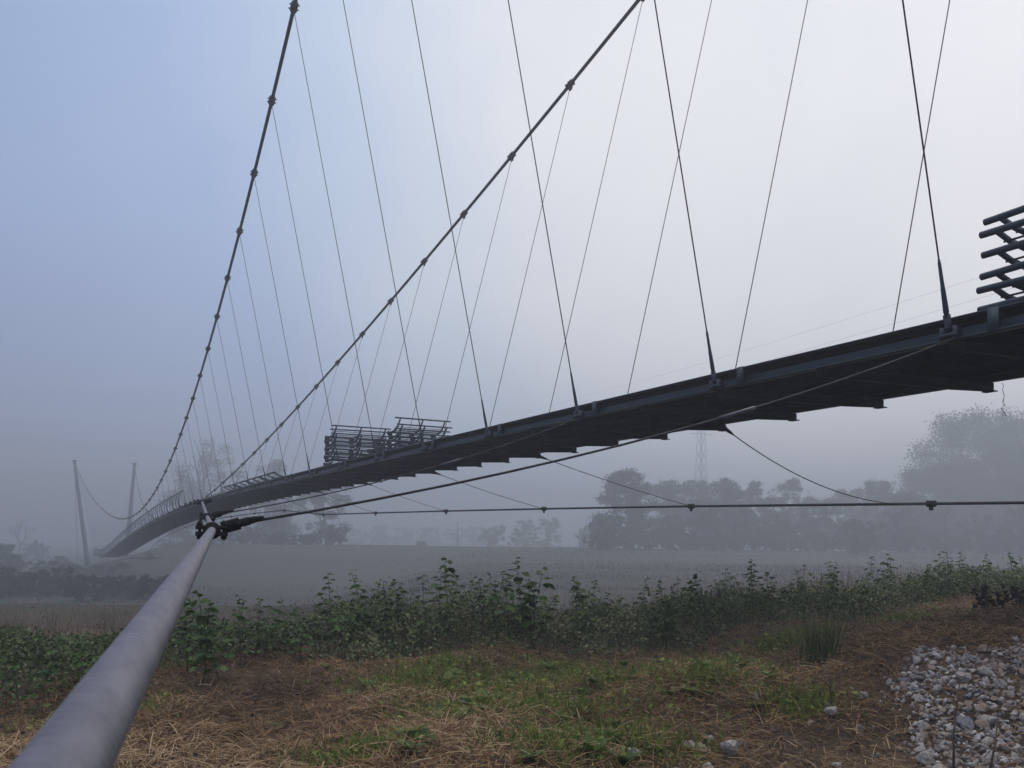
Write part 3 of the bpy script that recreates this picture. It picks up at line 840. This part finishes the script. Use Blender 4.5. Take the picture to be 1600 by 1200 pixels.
BV = [bramble_variant(100 + k, h, n, le, s) for k, (h, n, le, s) in enumerate([(h_, int(n_ * 1.6), le_, s_) for h_, n_, le_, s_ in [(1.05, 11, .12, .105), (0.95, 9, .2, .115), (1.2, 13, .1, .10), (0.85, 10, .3, .115), (1.1, 12, .15, .095), (0.75, 8, .25, .11), (1.0, 14, .08, .085), (0.9, 12, .4, .10)]])]
HV = [bramble_variant(200 + k, h, n, le, s) for k, (h, n, le, s) in enumerate([(1.05, 19, .10, .112), (0.95, 17, .18, .118), (1.2, 26, .12, .105), (0.85, 17, .3, .118), (1.1, 22, .15, .102), (0.75, 15, .25, .11), (1.0, 19, .07, .095), (0.9, 20, .45, .11)])]
def bramble(r, q, v, sc, rz, label, group):
    x, y = wxy(r, q)
    t = thing('bramble_shoot', label, 'bramble', (x, y, float(ground_z(r, q)) - 0.02), group)
    t.rotation_euler = (0, 0, rz); t.scale = (sc, sc, sc)
    VV = BV if group else HV
    link('stem', VV[v][0], t); link('leaves', VV[v][1], t)
    return t

def place_px(px, ytop, q):
    """ground spot under a photo column at depth q and the height that reaches row ytop"""
    p = at(px, ytop, q); r, qq = rq(p)
    return float(r), float(qq), float(p[2] - ground_z(r, qq))
VH = [1.05, .95, 1.2, .85, 1.1, .75, 1.0, .9]
hero = [(352, 909, 9.0, 1, 'tall bramble shoot with big drooping leaves just right of the grey cable'),
        (318, 928, 9.2, 3, 'leaning bramble shoot half behind the grey cable'),
        (515, 889, 11.2, 0, 'slender bramble shoot, first peak right of the grey cable'),
        (580, 881, 11.4, 2, 'bushy tall bramble shoot left of the thicket centre'),
        (617, 902, 11.6, 4, 'forked bramble shoot right of the bushy one'),
        (640, 892, 12.0, 6, 'thin bramble shoot left of the centre peak'),
        (705, 861, 12.2, 1, 'bramble shoot with three bare tiers rising at the centre'),
        (682, 885, 12.0, 4, 'leafy bramble shoot close beside the centre peak'),
        (820, 861, 12.5, 2, 'tallest bramble shoot with dark leaves over the thicket'),
        (832, 880, 12.3, 3, 'broad leaning bramble shoot next to the tallest one'),
        (795, 890, 12.3, 7, 'arching bramble cane left of the tallest shoot'),
        (900, 908, 12.8, 6, 'straight bramble shoot right of the tallest one'),
        (1065, 884, 14.0, 6, 'slim bramble shoot below the slack tie cable'),
        (1172, 866, 14.5, 6, 'tall single bramble shoot standing above the right hedge'),
        (1300, 872, 15.0, 2, 'pointed bramble shoot right of the grass tuft'),
        (1460, 858, 16.0, 0, 'high bramble shoot under the wind cable clamp at right'),
        (1548, 862, 16.5, 4, 'last high bramble shoot at the right edge')]
for k, (px, yt, q, v, lab) in enumerate(hero):
    r, qq, h = place_px(px, yt, q)
    bramble(r, qq, v, max(0.5, h / (VH[v] * 1.05)), random.uniform(0, 6.28), lab, None)
GB1, GB2, GB3 = 'bramble shoots along the thicket top', 'bramble shoots left of the grey cable', 'bramble shoots along the right hedge top'
for k in range(130):
    px = random.uniform(285, 1620)
    yt = np.interp(px, [285, 400, 520, 700, 850, 1000, 1150, 1300, 1450, 1620], [945, 945, 928, 908, 908, 910, 900, 888, 878, 876]) + random.choice([random.uniform(-18, 6), random.uniform(0, 34)])
    e0 = np.interp(px, [285, 700, 1000, 1300, 1620], [9.6, 11.6, 13.3, 15.0, 17.0])
    r, qq, h = place_px(px, yt, e0 + random.uniform(-0.4, 1.8))
    v = random.randrange(8)
    bramble(r, qq, v, min(max(0.35, h / VH[v]), 1.5), random.uniform(0, 6.28), 'leafy bramble shoot among others along the thicket top' if px < 1000 else 'leafy bramble shoot among others along the right hedge top', GB1 if px < 1000 else GB3)
for k in range(34):
    px = random.uniform(-20, 240)
    q = random.uniform(7.6, 10.5)
    r, qq, h = place_px(px, 965 + random.uniform(0, 60) + (10.5 - q) * 8, q)
    v = random.choice([1, 3, 5, 7, 0])
    bramble(r, qq, v, min(max(0.4, h / VH[v]), 1.1), random.uniform(0, 6.28), 'bramble shoot in the green patch left of the grey cable', GB2)

# undergrowth mass: thousands of small leaves heaped into a hedge, dark inside
def hedge_h(r, q):
    e = edge_q(r)
    d = q - e
    top = np.interp(r, [-9, -5, -3, 0, 2, 5, 9, 14], [0.42, 0.48, 0.56, 0.84, 0.74, 0.62, 0.54, 0.48])
    return top * np.clip(0.82 + 0.34 * wob(r, q, 0.9, 5, 24, 34), 0.35, 1.5) * sm(-0.2, 0.95, d + 0.25 * np.sin(r * 7) * np.sin(q * 5)) * sm(4.6, 2.2, d)
m = 110000
r = RNG.uniform(-9.5, 14, m); q = edge_q(r) + RNG.uniform(-0.1, 4.4, m)
hh = hedge_h(r, q)
keep = hh > 0.04; r, q, hh = r[keep], q[keep], hh[keep]
f = 1 - RNG.beta(1.0, 2.6, len(r))
hol = np.clip(np.exp(-((r + 0.2) / 0.75) ** 2) + np.exp(-((r - 3.3) / 1.2) ** 2) + 0.7 * np.exp(-((r + 1.9) / 0.4) ** 2), 0, 1)      # undercut hollows
kk = (f > 0.62 * hol + 0.1 * np.sin(r * 9)) | (q - edge_q(r) > 1.0); r, q, hh, f = r[kk], q[kk], hh[kk], f[kk]
z = ground_z(r, q) + hh * f + RNG.exponential(0.03, len(r)) * (RNG.random(len(r)) < .25)
x, y = wxy(r, q)
mb = MB(); n = len(r)
mb.inst(SV, SF, np.stack([x, y, z], 1), rand_rot(n, 0.7), RNG.uniform(0.025, 0.075, n), np.clip(RNG.normal(0.58, 0.25, n) + 0.20 * np.sin(r * 1.3) * np.sin(q * 1.1 + r * .4) + 0.16 * np.sin(r * 5.1 + q) * np.sin(q * 4.3 - r), 0, 1))
# thin stalks standing through the leaves
m = 9000
r = RNG.uniform(-9.5, 14, m); q = edge_q(r) + RNG.uniform(-0.05, 4.0, m); hh = hedge_h(r, q) * RNG.uniform(0.7, 1.25, m)
BLV = np.array([(-0.5, 0, 0), (0.5, 0, 0), (0.35, 0.10, 0.5), (-0.35, 0.10, 0.5), (0.0, 0.34, 1.0)]); BLF = [np.array([[0, 1, 2, 3]]), np.array([[3, 2, 4]])]
def blades(mb, r, q, ln, wid, lean, tint, zoff=0.0):
    n = len(r); x, y = wxy(r, q)
    a = RNG.uniform(0, 6.28, n)
    up = np.stack([RNG.normal(size=n) * lean, RNG.normal(size=n) * lean, np.ones(n)], 1); up /= np.linalg.norm(up, axis=1, keepdims=True)
    xa = np.stack([np.cos(a), np.sin(a), np.zeros(n)], 1); xa -= (xa * up).sum(1, keepdims=True) * up; xa /= np.linalg.norm(xa, axis=1, keepdims=True)
    rot = np.stack([xa, np.cross(up, xa), up], 1)
    sc = np.stack([wid, ln, ln], 1)
    mb.inst(BLV, BLF, np.stack([x, y, ground_z(r, q) + zoff], 1), rot, sc, tint)
blades(mb, r, q, hh + 0.05, RNG.uniform(0.003, 0.007, m), 0.18, np.clip(RNG.normal(0.6, 0.3, m), 0, 1))
tag(mb.build('undergrowth', MT['under']), 'tangled dark green undergrowth forming the hedge behind the mown strip', 'undergrowth', kind='stuff')

# dry meadow grass behind, on the left and centre
mb = MB(); m = 9000
r = RNG.uniform(-12, 12, m) ; q = edge_q(r) + RNG.uniform(2.5, 9, m)
k = RNG.random(m) < np.where(r < -2, 1.0, 0.45); r, q = r[k], q[k]
tops = np.where(r < -3, 0.46, 0.6) * RNG.uniform(0.6, 1.25, len(r))
blades(mb, r, q, tops, RNG.uniform(0.004, 0.008, len(r)), 0.14, RNG.random(len(r)))
x, y = wxy(r, q); n = len(r)
sel = RNG.random(n) < 0.35
mb.inst(SV, SF, np.stack([x, y, ground_z(r, q) + tops * 0.93], 1)[sel], rand_rot(sel.sum(), 0.0), RNG.uniform(0.018, 0.04, sel.sum()), RNG.random(sel.sum()))
tag(mb.build('meadow_grass', MT['reed']), 'tall dry seeding grass of the meadow behind the thicket', 'grass', kind='stuff')

# rough grass on the floodplain and the dyke
mb = MB(); m = 70000
q = 50 + 128 * RNG.random(m) ** 1.2; r = RNG.uniform(-0.62, 0.62, m) * q
blades(mb, r, q, RNG.uniform(0.10, 0.40, m) * (0.7 + 0.5 * wob(r, q, 0.05, 0.6, 30, 40)).clip(0.2, 1.6), RNG.uniform(0.008, 0.022, m) * (0.6 + q / 40), 0.25, np.clip(RNG.normal(0.4, 0.25, m) + 0.2 * wob(r, q, 0.08, 0.5, 0, 8), 0, 1), -0.05)
tag(mb.build('rough_meadow', MT['far_grass']), 'rough dim grass of the floodplain and dyke under the fog', 'grass', kind='stuff')

# mown straw litter: long thin stalks lying every way
def stones_zone(r, q):
    """1 inside the stony bank at lower right"""
    return sm(-0.12, 0.16, r - 0.435 * q - 0.10 * np.sin(q * 3.1) - 0.06 * np.sin(q * 7.3)) * sm(0.25, -0.25, q - 8.1 - 0.30 * (r - 3.8) - 0.22 * np.sin(r * 4))
def bare_zone(r, q):
    return np.clip(np.exp(-((r - 2.5) / 0.9) ** 2 - ((q - 6.4) / 0.8) ** 2) + 0.8 * np.exp(-((r - .55) / .35) ** 2 - ((q - 8.6) / .5) ** 2), 0, 1)
m = 280000
q = 4.2 + 15 * RNG.random(m) ** 1.2; r = RNG.uniform(-0.75, 0.75, m) * q
k = (q < edge_q(r) + 0.35) & (RNG.random(m) > 0.80 * stones_zone(r, q)) & (RNG.random(m) > 0.75 * bare_zone(r, q)) & (RNG.random(m) < np.maximum(0.62, 0.85 + 0.25 * wob(r, q, 0.8, 4, 4, 14)))
r, q = r[k], q[k]; n = len(r)
mb = MB()
STV = np.array([(0, -0.5, 0), (0, 0.5, 0), (0.5, 0.5, 0.07), (0.5, -0.5, 0.07), (1.0, 0.4, -0.02), (1.0, -0.4, -0.02)]); STF = np.array([[0, 3, 2, 1], [3, 5, 4, 2]])
x, y = wxy(r, q)
a = RNG.uniform(0, 6.28, n); tl = RNG.normal(0.10, 0.22, n)
xd = np.stack([np.cos(a) * np.cos(tl), np.sin(a) * np.cos(tl), np.sin(tl)], 1)
zz = np.stack([RNG.normal(size=n) * .5, RNG.normal(size=n) * .5, np.ones(n)], 1); zz -= (zz * xd).sum(1, keepdims=True) * xd; zz /= np.linalg.norm(zz, axis=1, keepdims=True)
rot = np.stack([xd, np.cross(zz, xd), zz], 1)
ln = RNG.uniform(0.05, 0.24, n); wid = RNG.uniform(0.003, 0.007, n)
tint = np.clip(0.42 + 0.22 * wob(r, q, 0.7, 3, 14, 24) + RNG.normal(0, 0.22, n), 0, 1)
mb.inst(STV, STF, np.stack([x, y, ground_z(r, q) + 0.008 + RNG.exponential(0.018, n)], 1), rot, np.stack([ln, wid, ln], 1), tint)
# stubble standing
m = 9000
q = 4.5 + 12 * RNG.random(m) ** 1.3; r = RNG.uniform(-0.7, 0.75, m) * q
k = (q < edge_q(r) + 0.6) & (RNG.random(m) > 0.9 * stones_zone(r, q)); r, q = r[k], q[k]; n = len(r)
blades(mb, r, q, RNG.uniform(0.04, 0.16, n), RNG.uniform(0.003, 0.006, n), 0.35, np.clip(RNG.normal(0.45, 0.25, n), 0, 1))
tag(mb.build('straw_litter', MT['straw']), 'brown and ochre mown straw covering the bank in front', 'straw', kind='stuff')

# dead leaves and chaff between the stalks
mb = MB(); m = 15000
q = 4.2 + 14 * RNG.random(m) ** 1.5; r = RNG.uniform(-0.75, 0.75, m) * q
k = (q < edge_q(r) + 0.3) & (RNG.random(m) > 0.95 * stones_zone(r, q)) & (RNG.random(m) < 0.55 + 0.45 * wob(r, q, 1, 5, 20, 30)); r, q = r[k], q[k]; n = len(r); x, y = wxy(r, q)
mb.inst(SV * [1, 1.2, 1.8], SF, np.stack([x, y, ground_z(r, q) + 0.015 + RNG.exponential(0.016, n)], 1), rand_rot(n, 1.3), RNG.uniform(0.018, 0.060, n), np.clip(RNG.normal(0.4, 0.28, n), 0, 1))
tag(mb.build('leaf_litter', MT['litter']), 'dead grey brown leaves scattered among the mown straw', 'leaf litter', kind='stuff')

# green grass regrowth
mb = MB()
centres = [(at(px, 900, 8)[:2], s) for px, s in ()]
spots = [(760, 1075, .55), (830, 1050, .4), (900, 1110, .6), (720, 1110, .4), (960, 1070, .45), (620, 1060, .5), (1150, 1070, .35), (1100, 1090, .3), (880, 1030, .4), (560, 1170, .3), (1250, 1110, .3), (1000, 1150, .35), (690, 1040, .4), (1420, 1005, .4), (1230, 1020, .5), (150, 1105, .4), (860, 1160, .35)]
for px, py, sp in spots:
    d = ray(px, py); k = (0.12 - CAM[2]) / d[2]; p = CAM + d * k; rr_, qq_ = rq(p)
    n = int(2000 * sp)
    r = RNG.normal(rr_, sp * 0.75, n); q = RNG.normal(qq_, sp * 0.6, n)
    k = (stones_zone(r, q) < .5) & (q < edge_q(r) + .5); r, q = r[k], q[k]
    blades(mb, r, q, RNG.uniform(0.06, 0.24, len(r)), RNG.uniform(0.004, 0.009, len(r)), 0.45, RNG.random(len(r)))
    n = int(450 * sp); r = RNG.normal(rr_, sp * 0.7, n); q = RNG.normal(qq_, sp * 0.55, n); k = (stones_zone(r, q) < .5) & (q < edge_q(r) + .5); r, q = r[k], q[k]; x, y = wxy(r, q)
    mb.inst(SV, SF, np.stack([x, y, ground_z(r, q) + RNG.uniform(0.03, 0.12, len(r))], 1), rand_rot(len(r), 1.0), RNG.uniform(0.025, 0.07, len(r)), RNG.random(len(r)))
tag(mb.build('grass_regrowth', MT['grass']), 'patches of fresh green grass growing through the straw', 'grass', kind='stuff')

# the tall grass tuft at right
d = ray(1278, 1012); k = (0.45 - CAM[2]) / d[2]; p = CAM + d * k; rr_, qq_ = rq(p)
mb = MB(); n = 420
r = RNG.normal(rr_, 0.10, n); q = RNG.normal(qq_, 0.10, n)
blades(mb, r, q, RNG.uniform(0.35, 0.75, n), RNG.uniform(0.004, 0.007, n), 0.17, RNG.random(n))
tag(mb.build('grass_tuft', MT['under']), 'single tall tuft of green grass standing before the right hedge', 'grass tuft')

# broad leaved weeds
def weed_meshes(seed, n, size, upr):
    rng = np.random.default_rng(seed); lf = MB()
    for k in range(n):
        a = k * 2.4 + rng.uniform(-.4, .4)
        d = np.array([math.cos(a), math.sin(a), upr * rng.uniform(0.5, 1.5)])
        Fm = frame_from(d, np.array([0, 0, 1.0]))
        lf.inst(LV * [1, 0.75, 1.6], LF, np.array([[0, 0, 0.01 + .04 * rng.random()]]), Fm[None], np.array([size * rng.uniform(.7, 1.2)]), np.array([rng.random()]))
    st = MB(); st.tube([(0, 0, -0.03), (0, 0, 0.06)], 0.006, 5)
    return st.mesh('stem', MT['stem']), lf.mesh('leaves', MT['weed'])
WV = [weed_meshes(k, n, s, u) for k, (n, s, u) in enumerate([(9, .14, .8), (7, .18, 1.3), (12, .11, .6), (8, .13, 1.8)])]
wspots = [(585, 1165, 1), (925, 1165, 1), (935, 1190, 0), (880, 1125, 3), (755, 1060, 0), (810, 1045, 2), (640, 1050, 2), (575, 1060, 0), (905, 1035, 2), (1120, 1052, 1), (1160, 1080, 3), (1070, 1030, 2), (870, 1060, 0), (925, 1085, 3), (740, 1100, 0), (690, 1130, 3), (1000, 1060, 2), (1480, 1008, 2), (1520, 1012, 0), (1560, 1020, 2), (430, 1120, 2), (300, 1035, 0), (1210, 1060, 3), (830, 1180, 2), (960, 1130, 0), (1275, 1100, 2), (1310, 1050, 2), (510, 1040, 3)]
wspots += [(random.uniform(520, 1250), random.uniform(1020, 1185), random.choice([0, 2, 2, 3])) for _ in range(34)]
for k, (px, py, v) in enumerate(wspots):
    d = ray(px, py); kk = (0.12 - CAM[2]) / d[2]; p = CAM + d * kk; rr_, qq_ = rq(p)
    x, y = wxy(rr_, qq_)
    lab = {0: 'broad leaved dock plant low at the bottom left of centre', 1: 'large upright dock plant at the bottom centre'}.get(k, 'small broad leaved weed growing in the straw')
    t = thing('broadleaf_weed', lab, 'weed', (x, y, float(ground_z(rr_, qq_))), None if k < 2 else 'broad leaved weeds in the straw')
    t.rotation_euler = (0, 0, k * 1.3); s = random.uniform(0.7, 1.15); t.scale = (s, s, s)
    link('stem', WV[v][0], t); link('leaves', WV[v][1], t)

# dark withered plants at right
for k in range(12):
    px = 1530 + k * 7 + random.uniform(-4, 4)
    d = ray(px, 972 + random.uniform(-3, 6)); kk = (0.5 - CAM[2]) / d[2]; p = CAM + d * kk; rr_, qq_ = rq(p); x, y = wxy(rr_, qq_)
    rng = np.random.default_rng(300 + k); st, lf = MB(), MB()
    hgt = rng.uniform(0.28, 0.48); st.tube([(0, 0, 0), (rng.normal() * .03, rng.normal() * .03, hgt)], [0.006, 0.003], 5)
    n = 46; zz = rng.uniform(0.05, 1, n) * hgt
    lf.inst(SV, SF, np.stack([rng.normal(size=n) * .03, rng.normal(size=n) * .03, zz], 1), rand_rot(n, -0.6, rng), rng.uniform(0.05, 0.11, n), rng.random(n))
    t = thing('withered_plant', 'dark withered plant in the clump at the right edge', 'plant', (x, y, float(ground_z(rr_, qq_)) - .02), 'dark withered plants at the right edge')
    st.build('stem', MT['twig'], t); lf.build('leaves', MT['dark_weed'], t)

# dry sticks lying about
sticks = [((870, 1022), (962, 982), 'pale dry stick leaning out of the straw toward the hedge'), ((1000, 985), (1045, 1020), 'broken pale stalk before the dark hollow'), ((420, 1018), (450, 1058), 'short pale stick against the dark hedge foot'), ((945, 1115), (1010, 1085), 'dark forked twig near the bottom centre'), ((1215, 1062), (1160, 1105), 'dark twig above the white stones'), ((1490, 1180), (1500, 1060), 'brown twig standing among the stones'), ((760, 1040), (800, 1085), 'thin brown twig lying on the green grass'), ((395, 1085), (425, 1045), 'bent brown stem rising from the straw'), ((1545, 1185), (1560, 1120), 'rusty stem at the edge of the stones'), ((1300, 1110), (1296, 1040), 'thin upright twig right of the mound')]
for k, (a, c, lab) in enumerate(sticks):
    da = ray(*a); ka = (0.15 - CAM[2]) / da[2]; pa = CAM + da * ka; pa[2] = gz(pa) + 0.01
    depth = (pa - CAM) @ fw; pc = at(*c, depth + 0.1)
    mid = (pa + pc) / 2 + RNG.normal(size=3) * 0.02
    b = MB(); b.tube([np.zeros(3), mid - pa, pc - pa], [0.009, 0.007, 0.004], 6)
    b.tube([mid - pa, mid - pa + RNG.normal(size=3) * 0.07], [0.004, 0.002], 5)
    o = b.build('dry_stick', MT['twig']); o.location = tuple(pa); tag(o, lab, 'stick')

# ------------------------------------------------------------------ stones
def stone_mesh(seed, mat):
    rng = np.random.default_rng(seed)
    import bmesh
    bm = bmesh.new(); bmesh.ops.create_icosphere(bm, subdivisions=2, radius=1)
    cuts = rng.normal(size=(9, 3)); cuts /= np.linalg.norm(cuts, axis=1, keepdims=True); lim = rng.uniform(0.38, 0.70, 9)
    for v in bm.verts:
        c = np.array(v.co)
        for n_, l_ in zip(cuts, lim):
            e_ = c @ n_ - l_
            if e_ > 0: c = c - n_ * e_ * 0.97
        c = c * (1 + 0.03 * rng.normal()) * np.array([1.0, 0.8, 0.62])
        v.co = c
    me = bpy.data.meshes.new('stone'); bm.to_mesh(me); bm.free(); me.materials.append(mat)
    me.polygons.foreach_set('use_smooth', np.ones(len(me.polygons), bool)) if seed % 5 == 0 else None
    return me
SM = [stone_mesh(k, MT['stone' if k % 5 < 2 else ('stone_brown' if k % 5 in (2, 3) else 'stone_grey')]) for k in range(15)]
def stone(x, y, z, s, label, group, k=None):
    o = link('stone', SM[random.randrange(15) if k is None else k]); o.location = (x, y, z)
    o.rotation_euler = (random.uniform(-1, 1), random.uniform(-1, 1), random.uniform(0, 6.28)); o.scale = (s, s, s)
    return tag(o, label, 'stone', group)
placed = []
cnt = 0
tries = 0
while cnt < 245 and tries < 60000:
    tries += 1
    q = random.uniform(5.2, 10.8); r = random.uniform(2.3, 6.6)
    if stones_zone(np.array(r), np.array(q)) < 0.5 or r > q * 0.60: continue
    s = min(0.12, max(0.030, random.lognormvariate(math.log(0.050), 0.38)))
    if any((r - a) ** 2 + (q - c) ** 2 < (0.64 * (s + t)) ** 2 for a, c, t in placed): continue
    placed.append((r, q, s)); cnt += 1
    x, y = wxy(r, q)
    stone(x, y, float(ground_z(r, q)) + s * 0.28, s, 'pale rounded stone among the many on the stony bank', 'stones of the stony bank at lower right')
loose = [(random.uniform(1000, 1420), random.uniform(1085, 1198), random.uniform(.022, .05)) for _ in range(0)] + [(1300, 1105, .07), (1140, 1135, .085), (1075, 1128, .06), (1098, 1130, .055), (1060, 1152, .045), (1105, 1148, .06), (990, 1140, .06), (1245, 1172, .06), (1150, 1180, .05), (1215, 1195, .06), (1350, 1185, .12), (1200, 1045, .075), (1185, 1060, .06), (900, 1082, .06), (1170, 1050, .05), (985, 1192, .045), (785, 1182, .035), (1265, 1178, .04), (1320, 1160, .045), (1305, 1145, .05)]
for k, (px, py, s) in enumerate(loose):
    d = ray(px, py); kk = (0.2 - CAM[2]) / d[2]; p = CAM + d * kk; rr_, qq_ = rq(p); x, y = wxy(rr_, qq_)
    stone(x, y, float(ground_z(rr_, qq_)) + s * 0.55, s * 1.2, {10: 'largest white boulder at the bottom edge', 1: 'flat white stone on the earth mound'}.get(k, 'pale loose stone lying on the bare earth'), None if k in (1, 10) else 'loose stones on the bare earth', (0, 1, 5, 6, 10, 11)[k % 6])
for k in range(34):
    px, py = random.uniform(1010, 1430), random.uniform(1080, 1199)
    d = ray(px, py); kk = (0.2 - CAM[2]) / d[2]; p = CAM + d * kk; rr_, qq_ = rq(p); x, y = wxy(rr_, qq_); sz_ = random.uniform(.02, .05)
    stone(x, y, float(ground_z(rr_, qq_)) + sz_ * 0.45, sz_ * 1.2, 'small half buried stone in the earth left of the stony bank', 'half buried stones', random.choice([0, 1, 2, 5, 6, 10, 11]))
# fine gravel between them
import bmesh
mb = MB(); m = 4200
tv = np.array([(1, 0, 0), (-1, 0, 0), (0, .8, 0), (0, -.8, 0), (0, 0, .6), (0, 0, -.6)]); tf = np.array([(0, 2, 4), (2, 1, 4), (1, 3, 4), (3, 0, 4), (2, 0, 5), (1, 2, 5), (3, 1, 5), (0, 3, 5)])
q = RNG.uniform(5.0, 10.6, m); r = RNG.uniform(2.5, 6.8, m); k = (RNG.random(m) < stones_zone(r, q)) ; r, q = r[k], q[k]; n = len(r); x, y = wxy(r, q)
mb.inst(tv, tf, np.stack([x, y, ground_z(r, q) + 0.006], 1), rand_rot(n), RNG.uniform(0.008, 0.022, n))
tag(mb.build('gravel', MT['stone']), 'small pale gravel filling the gaps of the stony bank', 'gravel', kind='stuff')

# the rest of the stones, smaller, heaped between the large ones
mb = MB(); m = 12000
q = RNG.uniform(5.0, 10.9, m); r = RNG.uniform(2.2, 7.2, m); k = RNG.random(m) < stones_zone(r, q); r, q = r[k], q[k]; n = len(r); x, y = wxy(r, q)
kinds = RNG.integers(0, 15, n); sz = RNG.uniform(0.014, 0.040, n)
for kd in range(15):
    w = kinds == kd
    if not w.any(): continue
    me = SM[kd]; co = np.empty(len(me.vertices) * 3); me.vertices.foreach_get('co', co)
    fa = np.array([p.vertices[:] for p in me.polygons])
    mb.inst(co.reshape(-1, 3), fa, np.stack([x[w], y[w], ground_z(r[w], q[w]) + sz[w] * 0.3], 1), rand_rot(int(w.sum()), 1.0), sz[w], np.full(int(w.sum()), RNG.random()) )
tag(mb.build('small_stones', MT['stone_mix']), 'smaller stones heaped between the larger ones of the stony bank', 'stones', kind='stuff')

# ------------------------------------------------------------------ haze
TOP = 42.0
hb = MB(); hb.box((0, 0, 0), (1, 1, 1))
hm = bpy.data.materials.new('morning_fog'); hm.use_nodes = True
hn = hm.node_tree.nodes; hn.clear()
ho = hn.new('ShaderNodeOutputMaterial'); hv = hn.new('ShaderNodeVolumePrincipled')
hv.inputs['Color'].default_value = (0.80, 0.875, 1.0, 1)
hv.inputs['Density'].default_value = 0.0052
hv.inputs['Anisotropy'].default_value = 0.35
hm.node_tree.links.new(hv.outputs[0], ho.inputs['Volume'])
hz = hb.build('haze', hm)
cx, cy = wxy(0, 370)
hz.location = (cx, cy, (TOP - 9.0) / 2); hz.scale = (1460, 830, TOP + 9.0); hz.rotation_euler = (0, 0, -YAW)
tag(hz, 'pale morning fog filling the river valley', 'fog', kind='stuff')
